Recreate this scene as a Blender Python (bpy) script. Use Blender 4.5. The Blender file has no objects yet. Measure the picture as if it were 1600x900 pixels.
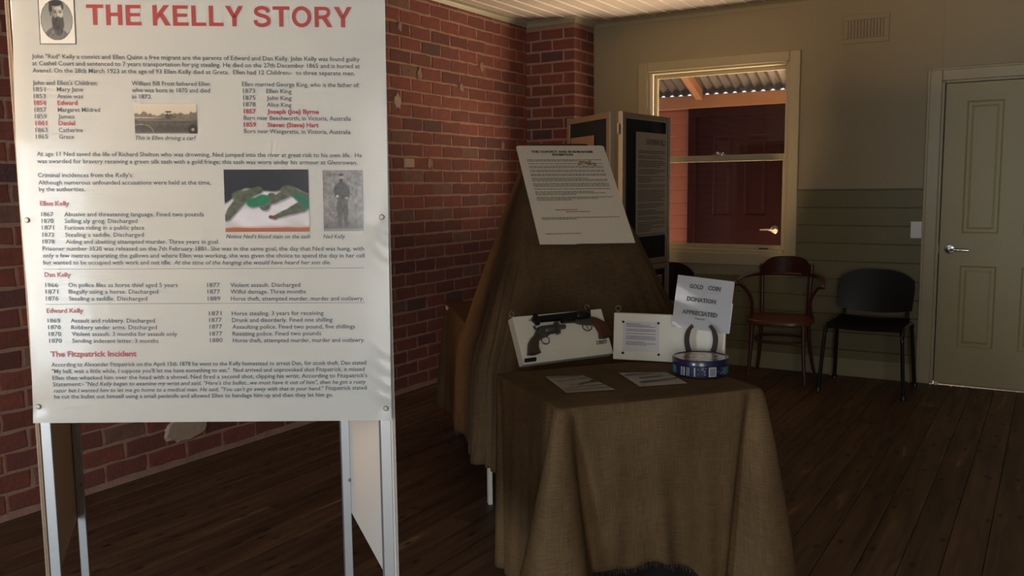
import bpy, bmesh, math, random
from mathutils import Vector, Matrix

# ---------------------------------------------------------------- camera, sky, lights, exposure
scene = bpy.context.scene
COL = scene.collection
YAW, PITCH, ROLL, FPX = 0.55041, 0.112456, -0.0102352, 1383.4
EYE = 1.372
fw = Vector((-math.sin(YAW)*math.cos(PITCH), math.cos(YAW)*math.cos(PITCH), -math.sin(PITCH)))
rt = Vector((math.cos(YAW), math.sin(YAW), 0)); upv = rt.cross(fw)
r2 = rt*math.cos(ROLL) + upv*math.sin(ROLL); u2 = upv*math.cos(ROLL) - rt*math.sin(ROLL)
cam_data = bpy.data.cameras.new('camera'); cam = bpy.data.objects.new('camera', cam_data); COL.objects.link(cam)
M = Matrix.Identity(4)
for i in range(3):
    M[i][0], M[i][1], M[i][2] = r2[i], u2[i], -fw[i]
M[2][3] = EYE
cam.matrix_world = M
cam_data.sensor_width = 36.0; cam_data.lens = 36.0*FPX/1600.0; cam_data.clip_start = 0.05; cam_data.clip_end = 200
scene.camera = cam

world = bpy.data.worlds.new('sky'); scene.world = world; world.use_nodes = True
wn = world.node_tree.nodes; wl = world.node_tree.links; wn.clear()
wo = wn.new('ShaderNodeOutputWorld'); wb = wn.new('ShaderNodeBackground')
wg = wn.new('ShaderNodeTexCoord'); ws = wn.new('ShaderNodeSeparateXYZ'); wr = wn.new('ShaderNodeValToRGB')
wl.new(wg.outputs['Generated'], ws.inputs[0]); wl.new(ws.outputs['Z'], wr.inputs[0]); wl.new(wr.outputs[0], wb.inputs[0]); wl.new(wb.outputs[0], wo.inputs[0])
wr.color_ramp.elements[0].position = 0.0; wr.color_ramp.elements[0].color = (0.85, 0.90, 1.0, 1)
wr.color_ramp.elements[1].position = 0.7; wr.color_ramp.elements[1].color = (0.30, 0.50, 1.0, 1)
wb.inputs[1].default_value = 1.3

def light(name, kind, loc, target, color, energy, sx=1, sy=1, spread=None):
    l = bpy.data.lights.new(name, kind); l.color = color; l.energy = energy
    if kind == 'AREA':
        l.shape = 'RECTANGLE'; l.size = sx; l.size_y = sy
        if spread: l.spread = math.radians(spread)
    o = bpy.data.objects.new(name, l); COL.objects.link(o); o.location = loc
    d = (Vector(target)-Vector(loc)).normalized()
    o.rotation_euler = d.to_track_quat('-Z', 'Y').to_euler()
    return o
# sun on the yard beyond the verandah
s_ = light('sun', 'SUN', (6, 3, 9), (0, 8.2, 0), (1.0, 0.86, 0.66), 5.0); s_.data.angle = math.radians(1)
# daylight through the narrow doorway and the wide window opening behind the camera
light('doorway_daylight', 'AREA', (-1.75, -2.36, 1.10), (-1.7, 3.0, 1.0), (0.76, 0.91, 1.0), 52, 0.75, 1.3)
light('front_window_daylight', 'AREA', (1.25, -2.36, 1.15), (-1.2, 3.0, 0.9), (1.0, 0.97, 0.93), 50, 1.5, 2.0)
# added warm lamp aimed at the back wall from a separate unseen opening
light('added_warm_light', 'AREA', (-3.2, -2.3, 1.7), (-0.9, 6.6, 1.4), (1.0, 0.62, 0.30), 8, 0.5, 0.7, 32)
# daylight from the sunlit yard entering by the verandah side
light('yard_daylight', 'AREA', (-0.9, 8.5, 0.35), (-2.3, 6.6, 1.6), (1.0, 0.74, 0.50), 230, 1.4, 1.2)
# lamp standing in for sunlight thrown up from the verandah deck
light('deck_bounce_light', 'AREA', (-1.75, 7.45, -0.06), (-2.05, 7.15, 1.5), (1.0, 0.74, 0.50), 60, 1.5, 0.6)
light('added_ceiling_light', 'AREA', (-1.70, 7.30, -0.05), (-2.9, 6.0, 2.6), (1.0, 0.78, 0.60), 20, 1.2, 0.5, 75)  # added narrow lamp aimed through the window to brighten the room ceiling
scene.view_settings.view_transform = 'Standard'; scene.view_settings.look = 'None'
scene.view_settings.exposure = 0.0; scene.view_settings.gamma = 1.0; scene.view_settings.use_curve_mapping = False

# ---------------------------------------------------------------- materials
MATS = {}
def mat(name, color, rough=0.6, metal=0.0, noise=None, bump=None, spec=0.5, coat=0.0, attr=False, rand=None, trans=0.0):
    if name in MATS: return MATS[name]
    m = bpy.data.materials.new(name); m.use_nodes = True; nt = m.node_tree; n = nt.nodes; l = nt.links
    b = n['Principled BSDF']; b.inputs['Roughness'].default_value = rough; b.inputs['Metallic'].default_value = metal
    b.inputs['Specular IOR Level'].default_value = spec; b.inputs['Coat Weight'].default_value = coat; b.inputs['Coat Roughness'].default_value = 0.08
    b.inputs['Base Color'].default_value = (*color, 1)
    tc = n.new('ShaderNodeTexCoord')
    src = None
    if attr:
        at = n.new('ShaderNodeAttribute'); at.attribute_name = 'tint'; src = at.outputs['Color']
    if noise:   # (scale, amount, (sx,sy,sz), color2)
        mp = n.new('ShaderNodeMapping'); mp.inputs['Scale'].default_value = noise[2]
        tx = n.new('ShaderNodeTexNoise'); tx.inputs['Scale'].default_value = noise[0]; tx.inputs['Detail'].default_value = 6; tx.inputs['Roughness'].default_value = 0.65
        l.new(tc.outputs['UV' if len(noise) > 4 else 'Object'], mp.inputs[0]); l.new(mp.outputs[0], tx.inputs[0])
        rp = n.new('ShaderNodeValToRGB'); rp.color_ramp.elements[0].position = 0.35; rp.color_ramp.elements[1].position = 0.68
        l.new(tx.outputs['Fac'], rp.inputs[0])
        mx = n.new('ShaderNodeMix'); mx.data_type = 'RGBA'
        ml = n.new('ShaderNodeMath'); ml.operation = 'MULTIPLY'; ml.inputs[1].default_value = noise[1]
        l.new(rp.outputs[0], ml.inputs[0]); l.new(ml.outputs[0], mx.inputs[0])
        if src: l.new(src, mx.inputs[6])
        else: mx.inputs[6].default_value = (*color, 1)
        mx.inputs[7].default_value = (*noise[3], 1)
        src = mx.outputs[2]
    if rand:    # brightness variation per object
        oi = n.new('ShaderNodeObjectInfo'); mr = n.new('ShaderNodeMapRange'); mr.inputs[3].default_value = 1-rand; mr.inputs[4].default_value = 1+rand
        l.new(oi.outputs['Random'], mr.inputs[0]); hv = n.new('ShaderNodeHueSaturation'); l.new(mr.outputs[0], hv.inputs['Value'])
        if src: l.new(src, hv.inputs['Color'])
        else: hv.inputs['Color'].default_value = (*color, 1)
        src = hv.outputs[0]
    if src: l.new(src, b.inputs['Base Color'])
    if bump:    # (scale, strength, distance)
        t2 = n.new('ShaderNodeTexNoise'); t2.inputs['Scale'].default_value = bump[0]; t2.inputs['Detail'].default_value = 5
        l.new(tc.outputs['Object'], t2.inputs[0])
        bp = n.new('ShaderNodeBump'); bp.inputs['Strength'].default_value = bump[1]; bp.inputs['Distance'].default_value = bump[2]
        l.new(t2.outputs['Fac'], bp.inputs['Height']); l.new(bp.outputs[0], b.inputs['Normal'])
    MATS[name] = m
    return m

def burlap(name, c1, c2):
    m = bpy.data.materials.new(name); m.use_nodes = True; nt = m.node_tree; n = nt.nodes; l = nt.links
    b = n['Principled BSDF']; b.inputs['Roughness'].default_value = 0.95; b.inputs['Specular IOR Level'].default_value = 0.1
    tc = n.new('ShaderNodeTexCoord')
    outs = []
    for sc, q in (((450, 12, 1), 1.0), ((14, 420, 1), 1.0)):
        mp = n.new('ShaderNodeMapping'); mp.inputs['Scale'].default_value = sc
        tx = n.new('ShaderNodeTexNoise'); tx.inputs['Scale'].default_value = 1.0; tx.inputs['Detail'].default_value = 3
        l.new(tc.outputs['UV'], mp.inputs[0]); l.new(mp.outputs[0], tx.inputs[0]); outs.append(tx.outputs['Fac'])
    ad = n.new('ShaderNodeMath'); ad.operation = 'ADD'; l.new(outs[0], ad.inputs[0]); l.new(outs[1], ad.inputs[1])
    rp = n.new('ShaderNodeValToRGB'); rp.color_ramp.elements[0].position = 0.36; rp.color_ramp.elements[1].position = 0.66
    rp.color_ramp.elements[0].color = (*c2, 1); rp.color_ramp.elements[1].color = (*c1, 1)
    hf = n.new('ShaderNodeMath'); hf.operation = 'MULTIPLY'; hf.inputs[1].default_value = 0.5; l.new(ad.outputs[0], hf.inputs[0]); l.new(hf.outputs[0], rp.inputs[0])
    # uneven age of the cloth
    t3 = n.new('ShaderNodeTexNoise'); t3.inputs['Scale'].default_value = 3.5; t3.inputs['Detail'].default_value = 4; l.new(tc.outputs['UV'], t3.inputs[0])
    mr = n.new('ShaderNodeMapRange'); mr.inputs[1].default_value = 0.3; mr.inputs[2].default_value = 0.7; mr.inputs[3].default_value = 0.78; mr.inputs[4].default_value = 1.15
    l.new(t3.outputs['Fac'], mr.inputs[0]); hv = n.new('ShaderNodeHueSaturation'); l.new(mr.outputs[0], hv.inputs['Value']); l.new(rp.outputs[0], hv.inputs['Color'])
    l.new(hv.outputs[0], b.inputs['Base Color'])
    bp = n.new('ShaderNodeBump'); bp.inputs['Strength'].default_value = 0.6; bp.inputs['Distance'].default_value = 0.002
    l.new(ad.outputs[0], bp.inputs['Height']); l.new(bp.outputs[0], b.inputs['Normal'])
    return m

def wood_floor():
    m = bpy.data.materials.new('floorboard_wood'); m.use_nodes = True; nt = m.node_tree; n = nt.nodes; l = nt.links
    b = n['Principled BSDF']; b.inputs['Roughness'].default_value = 0.5; b.inputs['Specular IOR Level'].default_value = 0.3
    tc = n.new('ShaderNodeTexCoord'); oi = n.new('ShaderNodeObjectInfo')
    ad = n.new('ShaderNodeVectorMath'); ad.operation = 'ADD'
    cb = n.new('ShaderNodeCombineXYZ'); mm = n.new('ShaderNodeMath'); mm.operation = 'MULTIPLY'; mm.inputs[1].default_value = 60
    l.new(oi.outputs['Random'], mm.inputs[0]); l.new(mm.outputs[0], cb.inputs[0]); l.new(mm.outputs[0], cb.inputs[1])
    geo = n.new('ShaderNodeNewGeometry'); l.new(geo.outputs['Position'], ad.inputs[0]); l.new(cb.outputs[0], ad.inputs[1])
    mp = n.new('ShaderNodeMapping'); mp.inputs['Scale'].default_value = (22, 1.6, 1); l.new(ad.outputs[0], mp.inputs[0])
    tx = n.new('ShaderNodeTexNoise'); tx.inputs['Scale'].default_value = 1; tx.inputs['Detail'].default_value = 7; tx.inputs['Distortion'].default_value = 0.8; l.new(mp.outputs[0], tx.inputs[0])
    rp = n.new('ShaderNodeValToRGB'); e = rp.color_ramp.elements
    e[0].position = 0.3; e[0].color = (0.060, 0.033, 0.020, 1); e[1].position = 0.66; e[1].color = (0.150, 0.082, 0.044, 1); e3 = rp.color_ramp.elements.new(0.74); e3.color = (0.30, 0.18, 0.10, 1)
    l.new(tx.outputs['Fac'], rp.inputs[0])
    # knots
    mp2 = n.new('ShaderNodeMapping'); mp2.inputs['Scale'].default_value = (7.5, 3.2, 1); l.new(ad.outputs[0], mp2.inputs[0])
    vo = n.new('ShaderNodeTexVoronoi'); vo.inputs['Scale'].default_value = 1; vo.voronoi_dimensions = '2D'; l.new(mp2.outputs[0], vo.inputs[0])
    kr = n.new('ShaderNodeValToRGB'); kr.color_ramp.elements[0].position = 0.04; kr.color_ramp.elements[0].color = (0.12, 0.10, 0.09, 1); kr.color_ramp.elements[1].position = 0.10; kr.color_ramp.elements[1].color = (1, 1, 1, 1)
    l.new(vo.outputs['Distance'], kr.inputs[0])
    mk = n.new('ShaderNodeMix'); mk.data_type = 'RGBA'; mk.blend_type = 'MULTIPLY'; mk.inputs[0].default_value = 0.8
    l.new(rp.outputs[0], mk.inputs[6]); l.new(kr.outputs[0], mk.inputs[7])
    mr = n.new('ShaderNodeMapRange'); mr.inputs[3].default_value = 0.86; mr.inputs[4].default_value = 1.15; l.new(oi.outputs['Random'], mr.inputs[0])
    hv = n.new('ShaderNodeHueSaturation'); l.new(mr.outputs[0], hv.inputs['Value']); l.new(mk.outputs[2], hv.inputs['Color'])
    l.new(hv.outputs[0], b.inputs['Base Color'])
    return m

def glass_mat():
    m = bpy.data.materials.new('window_glass'); m.use_nodes = True; nt = m.node_tree; n = nt.nodes; l = nt.links; n.clear()
    o = n.new('ShaderNodeOutputMaterial'); t = n.new('ShaderNodeBsdfTransparent'); g = n.new('ShaderNodeBsdfGlossy'); g.inputs['Roughness'].default_value = 0.02
    t.inputs[0].default_value = (0.95, 0.96, 0.95, 1)
    x = n.new('ShaderNodeMixShader'); x.inputs[0].default_value = 0.035;
    l.new(t.outputs[0], x.inputs[1]); l.new(g.outputs[0], x.inputs[2]); l.new(x.outputs[0], o.inputs[0])
    return m

M_CREAM = mat('cream_wall_paint', (0.3444, 0.2898, 0.1806), 0.6, noise=(2.5, 0.35, (1, 1, 1), (0.3024, 0.252, 0.1554)), bump=(60, 0.1, 0.002))
M_TRIM = mat('cream_gloss_trim', (0.43, 0.3698, 0.2279), 0.4, noise=(6, 0.3, (1, 1, 1), (0.3698, 0.3182, 0.1978)))
M_DOOR = mat('cream_door_paint', (0.41, 0.335, 0.175), 0.45, noise=(5, 0.3, (1, 1, 1), (0.37, 0.30, 0.155)))
M_GREEN = mat('olive_green_dado_paint', (0.168, 0.1428, 0.063), 0.5, noise=(3, 0.4, (1, 1, 1), (0.1428, 0.1218, 0.0546)))
M_CEIL = mat('ceiling_paint', (0.60, 0.52, 0.43), 0.6, noise=(8, 0.3, (3, 0.5, 1), (0.53, 0.46, 0.37)))
M_LITBEAD = mat('lit_bead_paint', (0.82, 0.74, 0.62), 0.5)  # light caught by ceiling grooves and the left window bead, painted as paler tone
M_MORTAR = mat('lime_mortar', (0.3948, 0.231, 0.1596), 0.95, noise=(14, 0.6, (1, 1, 1), (0.2772, 0.1428, 0.0966)), bump=(70, 0.7, 0.006))
M_BRICK = mat('old_red_brick', (0.3, 0.08, 0.05), 0.85, noise=(20, 0.65, (1, 1, 1), (0.13, 0.055, 0.042)), bump=(55, 0.6, 0.005), attr=True)
M_FLOOR = wood_floor()
M_SUB = mat('dark_subfloor', (0.025, 0.015, 0.01), 0.9)
M_GLASS = glass_mat()
M_WB = mat('terracotta_weatherboard_paint', (0.34, 0.115, 0.065), 0.6, noise=(4, 0.4, (1, 1, 1), (0.30, 0.10, 0.055)))
M_ORANGE = mat('ochre_timber_paint', (0.36, 0.165, 0.085), 0.6, noise=(5, 0.4, (1, 1, 1), (0.31, 0.14, 0.07)))
M_MAROON = mat('maroon_door_paint', (0.020, 0.0035, 0.005), 0.55, noise=(5, 0.5, (1, 1, 1), (0.015, 0.003, 0.004)), spec=0.12)
M_IRON = mat('corrugated_iron', (0.14, 0.12, 0.10), 0.6, 0.2, noise=(9, 0.6, (1, 1, 1), (0.07, 0.055, 0.045)))
M_CHROME = mat('chrome', (0.75, 0.75, 0.74), 0.18, 1.0)
M_STEEL = mat('dull_steel', (0.36, 0.33, 0.29), 0.5, 0.7)
M_ALU = mat('brushed_aluminium', (0.50, 0.51, 0.52), 0.42, 0.7, bump=(90, 0.2, 0.001))
M_BRONZE = mat('bronze_anodised_frame', (0.30, 0.22, 0.16), 0.45, 0.3)
M_WHITE = mat('white_plastic', (0.78, 0.76, 0.72), 0.35)
M_FOAM = mat('cream_board_edge', (0.78, 0.74, 0.64), 0.7)
M_LAM = mat('laminated_white_print', (0.80, 0.83, 0.815), 0.22, coat=0.5)
M_INK = mat('dark_print_ink', (0.055, 0.06, 0.065), 0.4)
M_RED = mat('red_print_ink', (0.32, 0.035, 0.032), 0.35)
M_BLUEINK = mat('navy_print_ink', (0.03, 0.035, 0.09), 0.4)
M_PHOTO = mat('photo_print', (0.3, 0.3, 0.3), 0.25, attr=True, coat=0.4)
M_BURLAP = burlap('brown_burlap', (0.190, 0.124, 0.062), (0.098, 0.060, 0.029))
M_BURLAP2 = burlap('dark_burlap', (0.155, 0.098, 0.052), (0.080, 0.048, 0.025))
M_DARKSHEET = mat('black_sheet', (0.006, 0.005, 0.006), 0.95)
M_BLACKPL = mat('black_plastic', (0.018, 0.018, 0.018), 0.42, noise=(30, 0.3, (1, 1, 1), (0.03, 0.028, 0.026)))
M_BLACKMT = mat('black_enamel_tube', (0.012, 0.012, 0.012), 0.35)
M_BENT = mat('mahogany_bentwood', (0.095, 0.030, 0.018), 0.32, noise=(6, 0.6, (1, 1, 6), (0.05, 0.017, 0.012)))
M_SEATW = mat('mahogany_seat', (0.16, 0.05, 0.025), 0.35, noise=(6, 0.6, (4, 1, 1), (0.08, 0.028, 0.016)))
M_PAPER = mat('cream_paper', (0.84, 0.76, 0.62), 0.6, noise=(9, 0.25, (1, 1, 1), (0.78, 0.69, 0.54)))
M_PINKPAPER = mat('pinkish_paper', (0.56, 0.36, 0.27), 0.6)
M_WPAPER = mat('white_sleeve_paper', (0.78, 0.77, 0.80), 0.25, coat=1.0)
M_GUNBOARD = mat('white_painted_box', (0.78, 0.74, 0.62), 0.5, noise=(9, 0.35, (1, 1, 1), (0.70, 0.65, 0.53)))
M_GUNBLACK = mat('blackened_gun_metal', (0.018, 0.018, 0.018), 0.35, 0.5)
M_GUNGREY = mat('worn_gun_metal', (0.15, 0.14, 0.13), 0.4, 0.8)
M_GRIPRED = mat('red_brown_wood_grip', (0.085, 0.028, 0.016), 0.4)
M_GRIPDK = mat('dark_wood_grip', (0.07, 0.04, 0.03), 0.4)
M_VELCRO = mat('black_display_felt', (0.010, 0.011, 0.014), 0.95)
M_NAVY = mat('navy_tin', (0.012, 0.013, 0.050), 0.3, coat=0.5)
M_RUST = mat('dark_rusty_iron', (0.025, 0.018, 0.014), 0.75, 0.0, noise=(30, 0.6, (1, 1, 1), (0.045, 0.025, 0.018)))
M_GROUND = mat('pale_gravel', (0.50, 0.40, 0.28), 0.95)

# ---------------------------------------------------------------- mesh helpers
def quadbox(bm, x0, x1, y0, y1, z0, z1, mx=None):
    vs = [bm.verts.new(mx @ Vector(p) if mx else p) for p in ((x0,y0,z0),(x1,y0,z0),(x1,y1,z0),(x0,y1,z0),(x0,y0,z1),(x1,y0,z1),(x1,y1,z1),(x0,y1,z1))]
    for f in ((0,3,2,1),(4,5,6,7),(0,1,5,4),(1,2,6,5),(2,3,7,6),(3,0,4,7)): bm.faces.new([vs[i] for i in f])
def prism(bm, pts, y0, y1, inset=0.0):
    """closed outline in x,z extruded from y0 (front) to y1 with a small chamfer on the front"""
    n = len(pts); cx = sum(p[0] for p in pts)/n; cz = sum(p[1] for p in pts)/n
    area = sum(pts[i][0]*pts[(i+1)%n][1]-pts[(i+1)%n][0]*pts[i][1] for i in range(n))
    if area < 0: pts = pts[::-1]
    def ins(d):
        out = []
        for i in range(n):
            a = Vector(pts[i-1]); b = Vector(pts[i]); c = Vector(pts[(i+1)%n])
            e1 = (b-a).normalized(); e2 = (c-b).normalized(); nn = Vector((-(e1.y+e2.y), e1.x+e2.x))
            nn = nn.normalized() if nn.length > 1e-6 else Vector((-e1.y, e1.x))
            out.append(b+nn*d)
        return out
    rings = [[(p[0], y1, p[1]) for p in pts]]
    if inset > 0:
        s = 1 if y1 > y0 else -1
        rings.append([(p[0], y0+s*inset, p[1]) for p in pts]); rings.append([(p.x, y0, p.y) for p in ins(inset*0.8)])
    else: rings.append([(p[0], y0, p[1]) for p in pts])
    R = [[bm.verts.new(v) for v in r] for r in rings]
    for a, b in zip(R, R[1:]):
        for i in range(n): bm.faces.new((a[i], a[(i+1)%n], b[(i+1)%n], b[i]))
    bm.faces.new(R[0]); bm.faces.new(R[-1][::-1])
def tube(bm, path, rad, seg=8, closed=False, flat=None):
    path = [Vector(p) for p in path]; n = len(path)
    rads = rad if isinstance(rad, (list, tuple)) else [rad]*n
    rings = []; ref = Vector((0, 0, 1))
    for i, p in enumerate(path):
        if closed: t = (path[(i+1)%n]-path[i-1]).normalized()
        else: t = (path[min(i+1, n-1)]-path[max(i-1, 0)]).normalized()
        if abs(t.dot(ref)) > 0.97: ref2 = Vector((1, 0, 0)) if i == 0 or not rings else lastu
        else: ref2 = ref
        s = t.cross(ref2).normalized(); u = s.cross(t).normalized(); lastu = u
        fx = flat or 1.0
        rings.append([bm.verts.new(p + (s*math.cos(a)*fx + u*math.sin(a))*rads[i]) for a in [2*math.pi*k/seg for k in range(seg)]])
    m = n if closed else n-1
    for i in range(m):
        a = rings[i]; b = rings[(i+1)%n]
        off = 0
        for k in range(seg): bm.faces.new((a[k], a[(k+1)%seg], b[(k+1)%seg], b[k]))
    if not closed:
        bm.faces.new(rings[0][::-1]); bm.faces.new(rings[-1])
def lathe(bm, prof, seg=32, mx=None):
    rings = []
    for r, z in prof:
        rings.append([bm.verts.new((mx or Matrix.Identity(4)) @ Vector((max(r, 1e-4)*math.cos(2*math.pi*k/seg), max(r, 1e-4)*math.sin(2*math.pi*k/seg), z))) for k in range(seg)])
    for a, b in zip(rings, rings[1:]):
        for k in range(seg): bm.faces.new((a[k], a[(k+1)%seg], b[(k+1)%seg], b[k]))
    bm.faces.new(rings[0][::-1]); bm.faces.new(rings[-1])
def smooth_path(pts, k=6):
    pts = [Vector(p) for p in pts]; out = []
    for i in range(len(pts)-1):
        p0 = pts[max(i-1, 0)]; p1 = pts[i]; p2 = pts[i+1]; p3 = pts[min(i+2, len(pts)-1)]
        for j in range(k):
            t = j/k
            out.append(0.5*((2*p1)+(p2-p0)*t+(2*p0-5*p1+4*p2-p3)*t*t+(3*p1-p0-3*p2+p3)*t**3))
    out.append(pts[-1]); return out
def obj(name, bm, material, parent=None, smooth=False, bevel=0.0, fix=True):
    if fix: bmesh.ops.recalc_face_normals(bm, faces=bm.faces)
    me = bpy.data.meshes.new(name); bm.to_mesh(me); bm.free()
    if smooth:
        for p in me.polygons: p.use_smooth = True
        try: me.set_sharp_from_angle(angle=math.radians(40))
        except Exception: pass
    me.materials.append(material)
    return link(name, me, parent, bevel)
def link(name, me, parent=None, bevel=0.0):
    o = bpy.data.objects.new(name, me); COL.objects.link(o)
    if parent: o.parent = parent
    if bevel > 0:
        b = o.modifiers.new('bevel', 'BEVEL'); b.width = bevel; b.segments = 2; b.limit_method = 'ANGLE'
    return o
def tag(o, label, cat=None, group=None, kind=None):
    if label: o['label'] = label
    if cat: o['category'] = cat
    if group: o['group'] = group
    if kind: o['kind'] = kind
    return o
def thing(name, label, cat, mx=None, group=None):
    o = bpy.data.objects.new(name, None); COL.objects.link(o); o.empty_display_size = 0.1
    if mx is not None: o.matrix_world = mx
    return tag(o, label, cat, group)
def struct(o, label=None):
    o['kind'] = 'structure'
    if label: o['label'] = label
    return o
def box(name, dims, material, parent=None, bevel=0.0):
    bm = bmesh.new(); quadbox(bm, *dims); return obj(name, bm, material, parent, bevel=bevel)
def frame_mx(P, yaw, lean=0.0, roll=0.0):
    """local x = along the face, y = away from the viewer, z = up the face; yaw in degrees from world X"""
    y = math.radians(yaw); ln = math.radians(lean); rl = math.radians(roll)
    a = Vector((math.cos(y), math.sin(y), 0)); n = Vector((math.sin(y), -math.cos(y), 0))
    up = Vector((0, 0, 1))*math.cos(ln) - n*math.sin(ln)
    a2 = a*math.cos(rl)+up*math.sin(rl); u = up*math.cos(rl)-a*math.sin(rl); b = u.cross(a2)
    m = Matrix.Identity(4)
    for i in range(3): m[i][0], m[i][1], m[i][2], m[i][3] = a2[i], b[i], u[i], P[i]
    return m
def tinted(me, cols):
    ca = me.color_attributes.new('tint', 'FLOAT_COLOR', 'POINT')
    for i, c in enumerate(cols): ca.data[i].color = (*c, 1)

def text_mesh(lines, depth=0.0):
    """lines: (x, z, width, slope, string, capheight, bold, shear) -> bmesh lying in the xz plane, reading along +x, facing -y"""
    bm = bmesh.new()
    for x, z, w, dz, s, cap, bold, shear in lines:
        cu = bpy.data.curves.new('t', 'FONT'); cu.body = s; cu.size = cap/0.70; cu.resolution_u = 2; cu.offset = bold; cu.shear = shear
        o = bpy.data.objects.new('t', cu); COL.objects.link(o)
        dg = bpy.context.evaluated_depsgraph_get(); me = bpy.data.meshes.new_from_object(o.evaluated_get(dg))
        bpy.data.objects.remove(o); bpy.data.curves.remove(cu)
        if len(me.vertices):
            x0 = min(v.co.x for v in me.vertices); x1 = max(v.co.x for v in me.vertices); k = w/(x1-x0) if w else 1.0
            for v in me.vertices:
                xx = (v.co.x-x0)*k
                v.co = (x+xx, 0, z+v.co.y+(dz*xx/w if w else 0))
            bm.from_mesh(me)
        bpy.data.meshes.remove(me)
    bm.normal_update()
    for f in bm.faces:
        if f.normal.y > 0: f.normal_flip()
    return bm
def text_obj(name, lines, material, parent, y):
    bm = text_mesh(lines)
    for v in bm.verts: v.co.y = y
    return obj(name, bm, material, parent, fix=False)
def print_rows(bm, x0, x1, z0, rows, pitch, h, y, rng, blank=()):
    """rows of unreadable small print as short word-length strokes"""
    for r in range(rows):
        if r in blank: continue
        x = x0; end = x1 if rng.random() < 0.7 else x0+(x1-x0)*rng.uniform(0.4, 0.95)
        z = z0-r*pitch
        while x < end:
            w = min(rng.uniform(0.004, 0.016)*(x1-x0)/0.35, end-x)
            vs = [bm.verts.new(p) for p in ((x, y, z), (x+w, y, z), (x+w, y, z+h), (x, y, z+h))]; bm.faces.new(vs)
            x += w+0.0028*(x1-x0)/0.35
def picture(name, x0, x1, z0, z1, nx, nz, fn, parent, y, material=None):
    """a flat printed picture: fn(u, v) -> colour, u right, v up, both 0..1"""
    bm = bmesh.new(); V = []
    cols = []
    for j in range(nz+1):
        row = []
        for i in range(nx+1):
            u = i/nx; v = j/nz
            row.append(bm.verts.new((x0+(x1-x0)*u, y, z0+(z1-z0)*v))); cols.append(fn(u, v))
        V.append(row)
    for j in range(nz):
        for i in range(nx): bm.faces.new((V[j][i], V[j][i+1], V[j+1][i+1], V[j+1][i]))
    me = bpy.data.meshes.new(name); bm.to_mesh(me); bm.free(); tinted(me, cols); me.materials.append(material or M_PHOTO)
    return link(name, me, parent)
def hsh(i, j, k=0):
    n = math.sin(i*127.1+j*311.7+k*74.7)*43758.5453; return n-math.floor(n)
def vnoise(x, y, k=0):
    i = math.floor(x); j = math.floor(y); fx = x-i; fy = y-j; fx = fx*fx*(3-2*fx); fy = fy*fy*(3-2*fy)
    a = hsh(i, j, k)*(1-fx)+hsh(i+1, j, k)*fx; b = hsh(i, j+1, k)*(1-fx)+hsh(i+1, j+1, k)*fx
    return a*(1-fy)+b*fy
def smst(e0, e1, x):
    t = min(1, max(0, (x-e0)/(e1-e0))); return t*t*(3-2*t)
def ell(u, v, cx, cy, rx, ry): return 1-smst(0.85, 1.15, math.hypot((u-cx)/rx, (v-cy)/ry))
def mixc(a, b, t): return tuple(a[i]*(1-t)+b[i]*t for i in range(3))
rng = random.Random(7)
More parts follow.
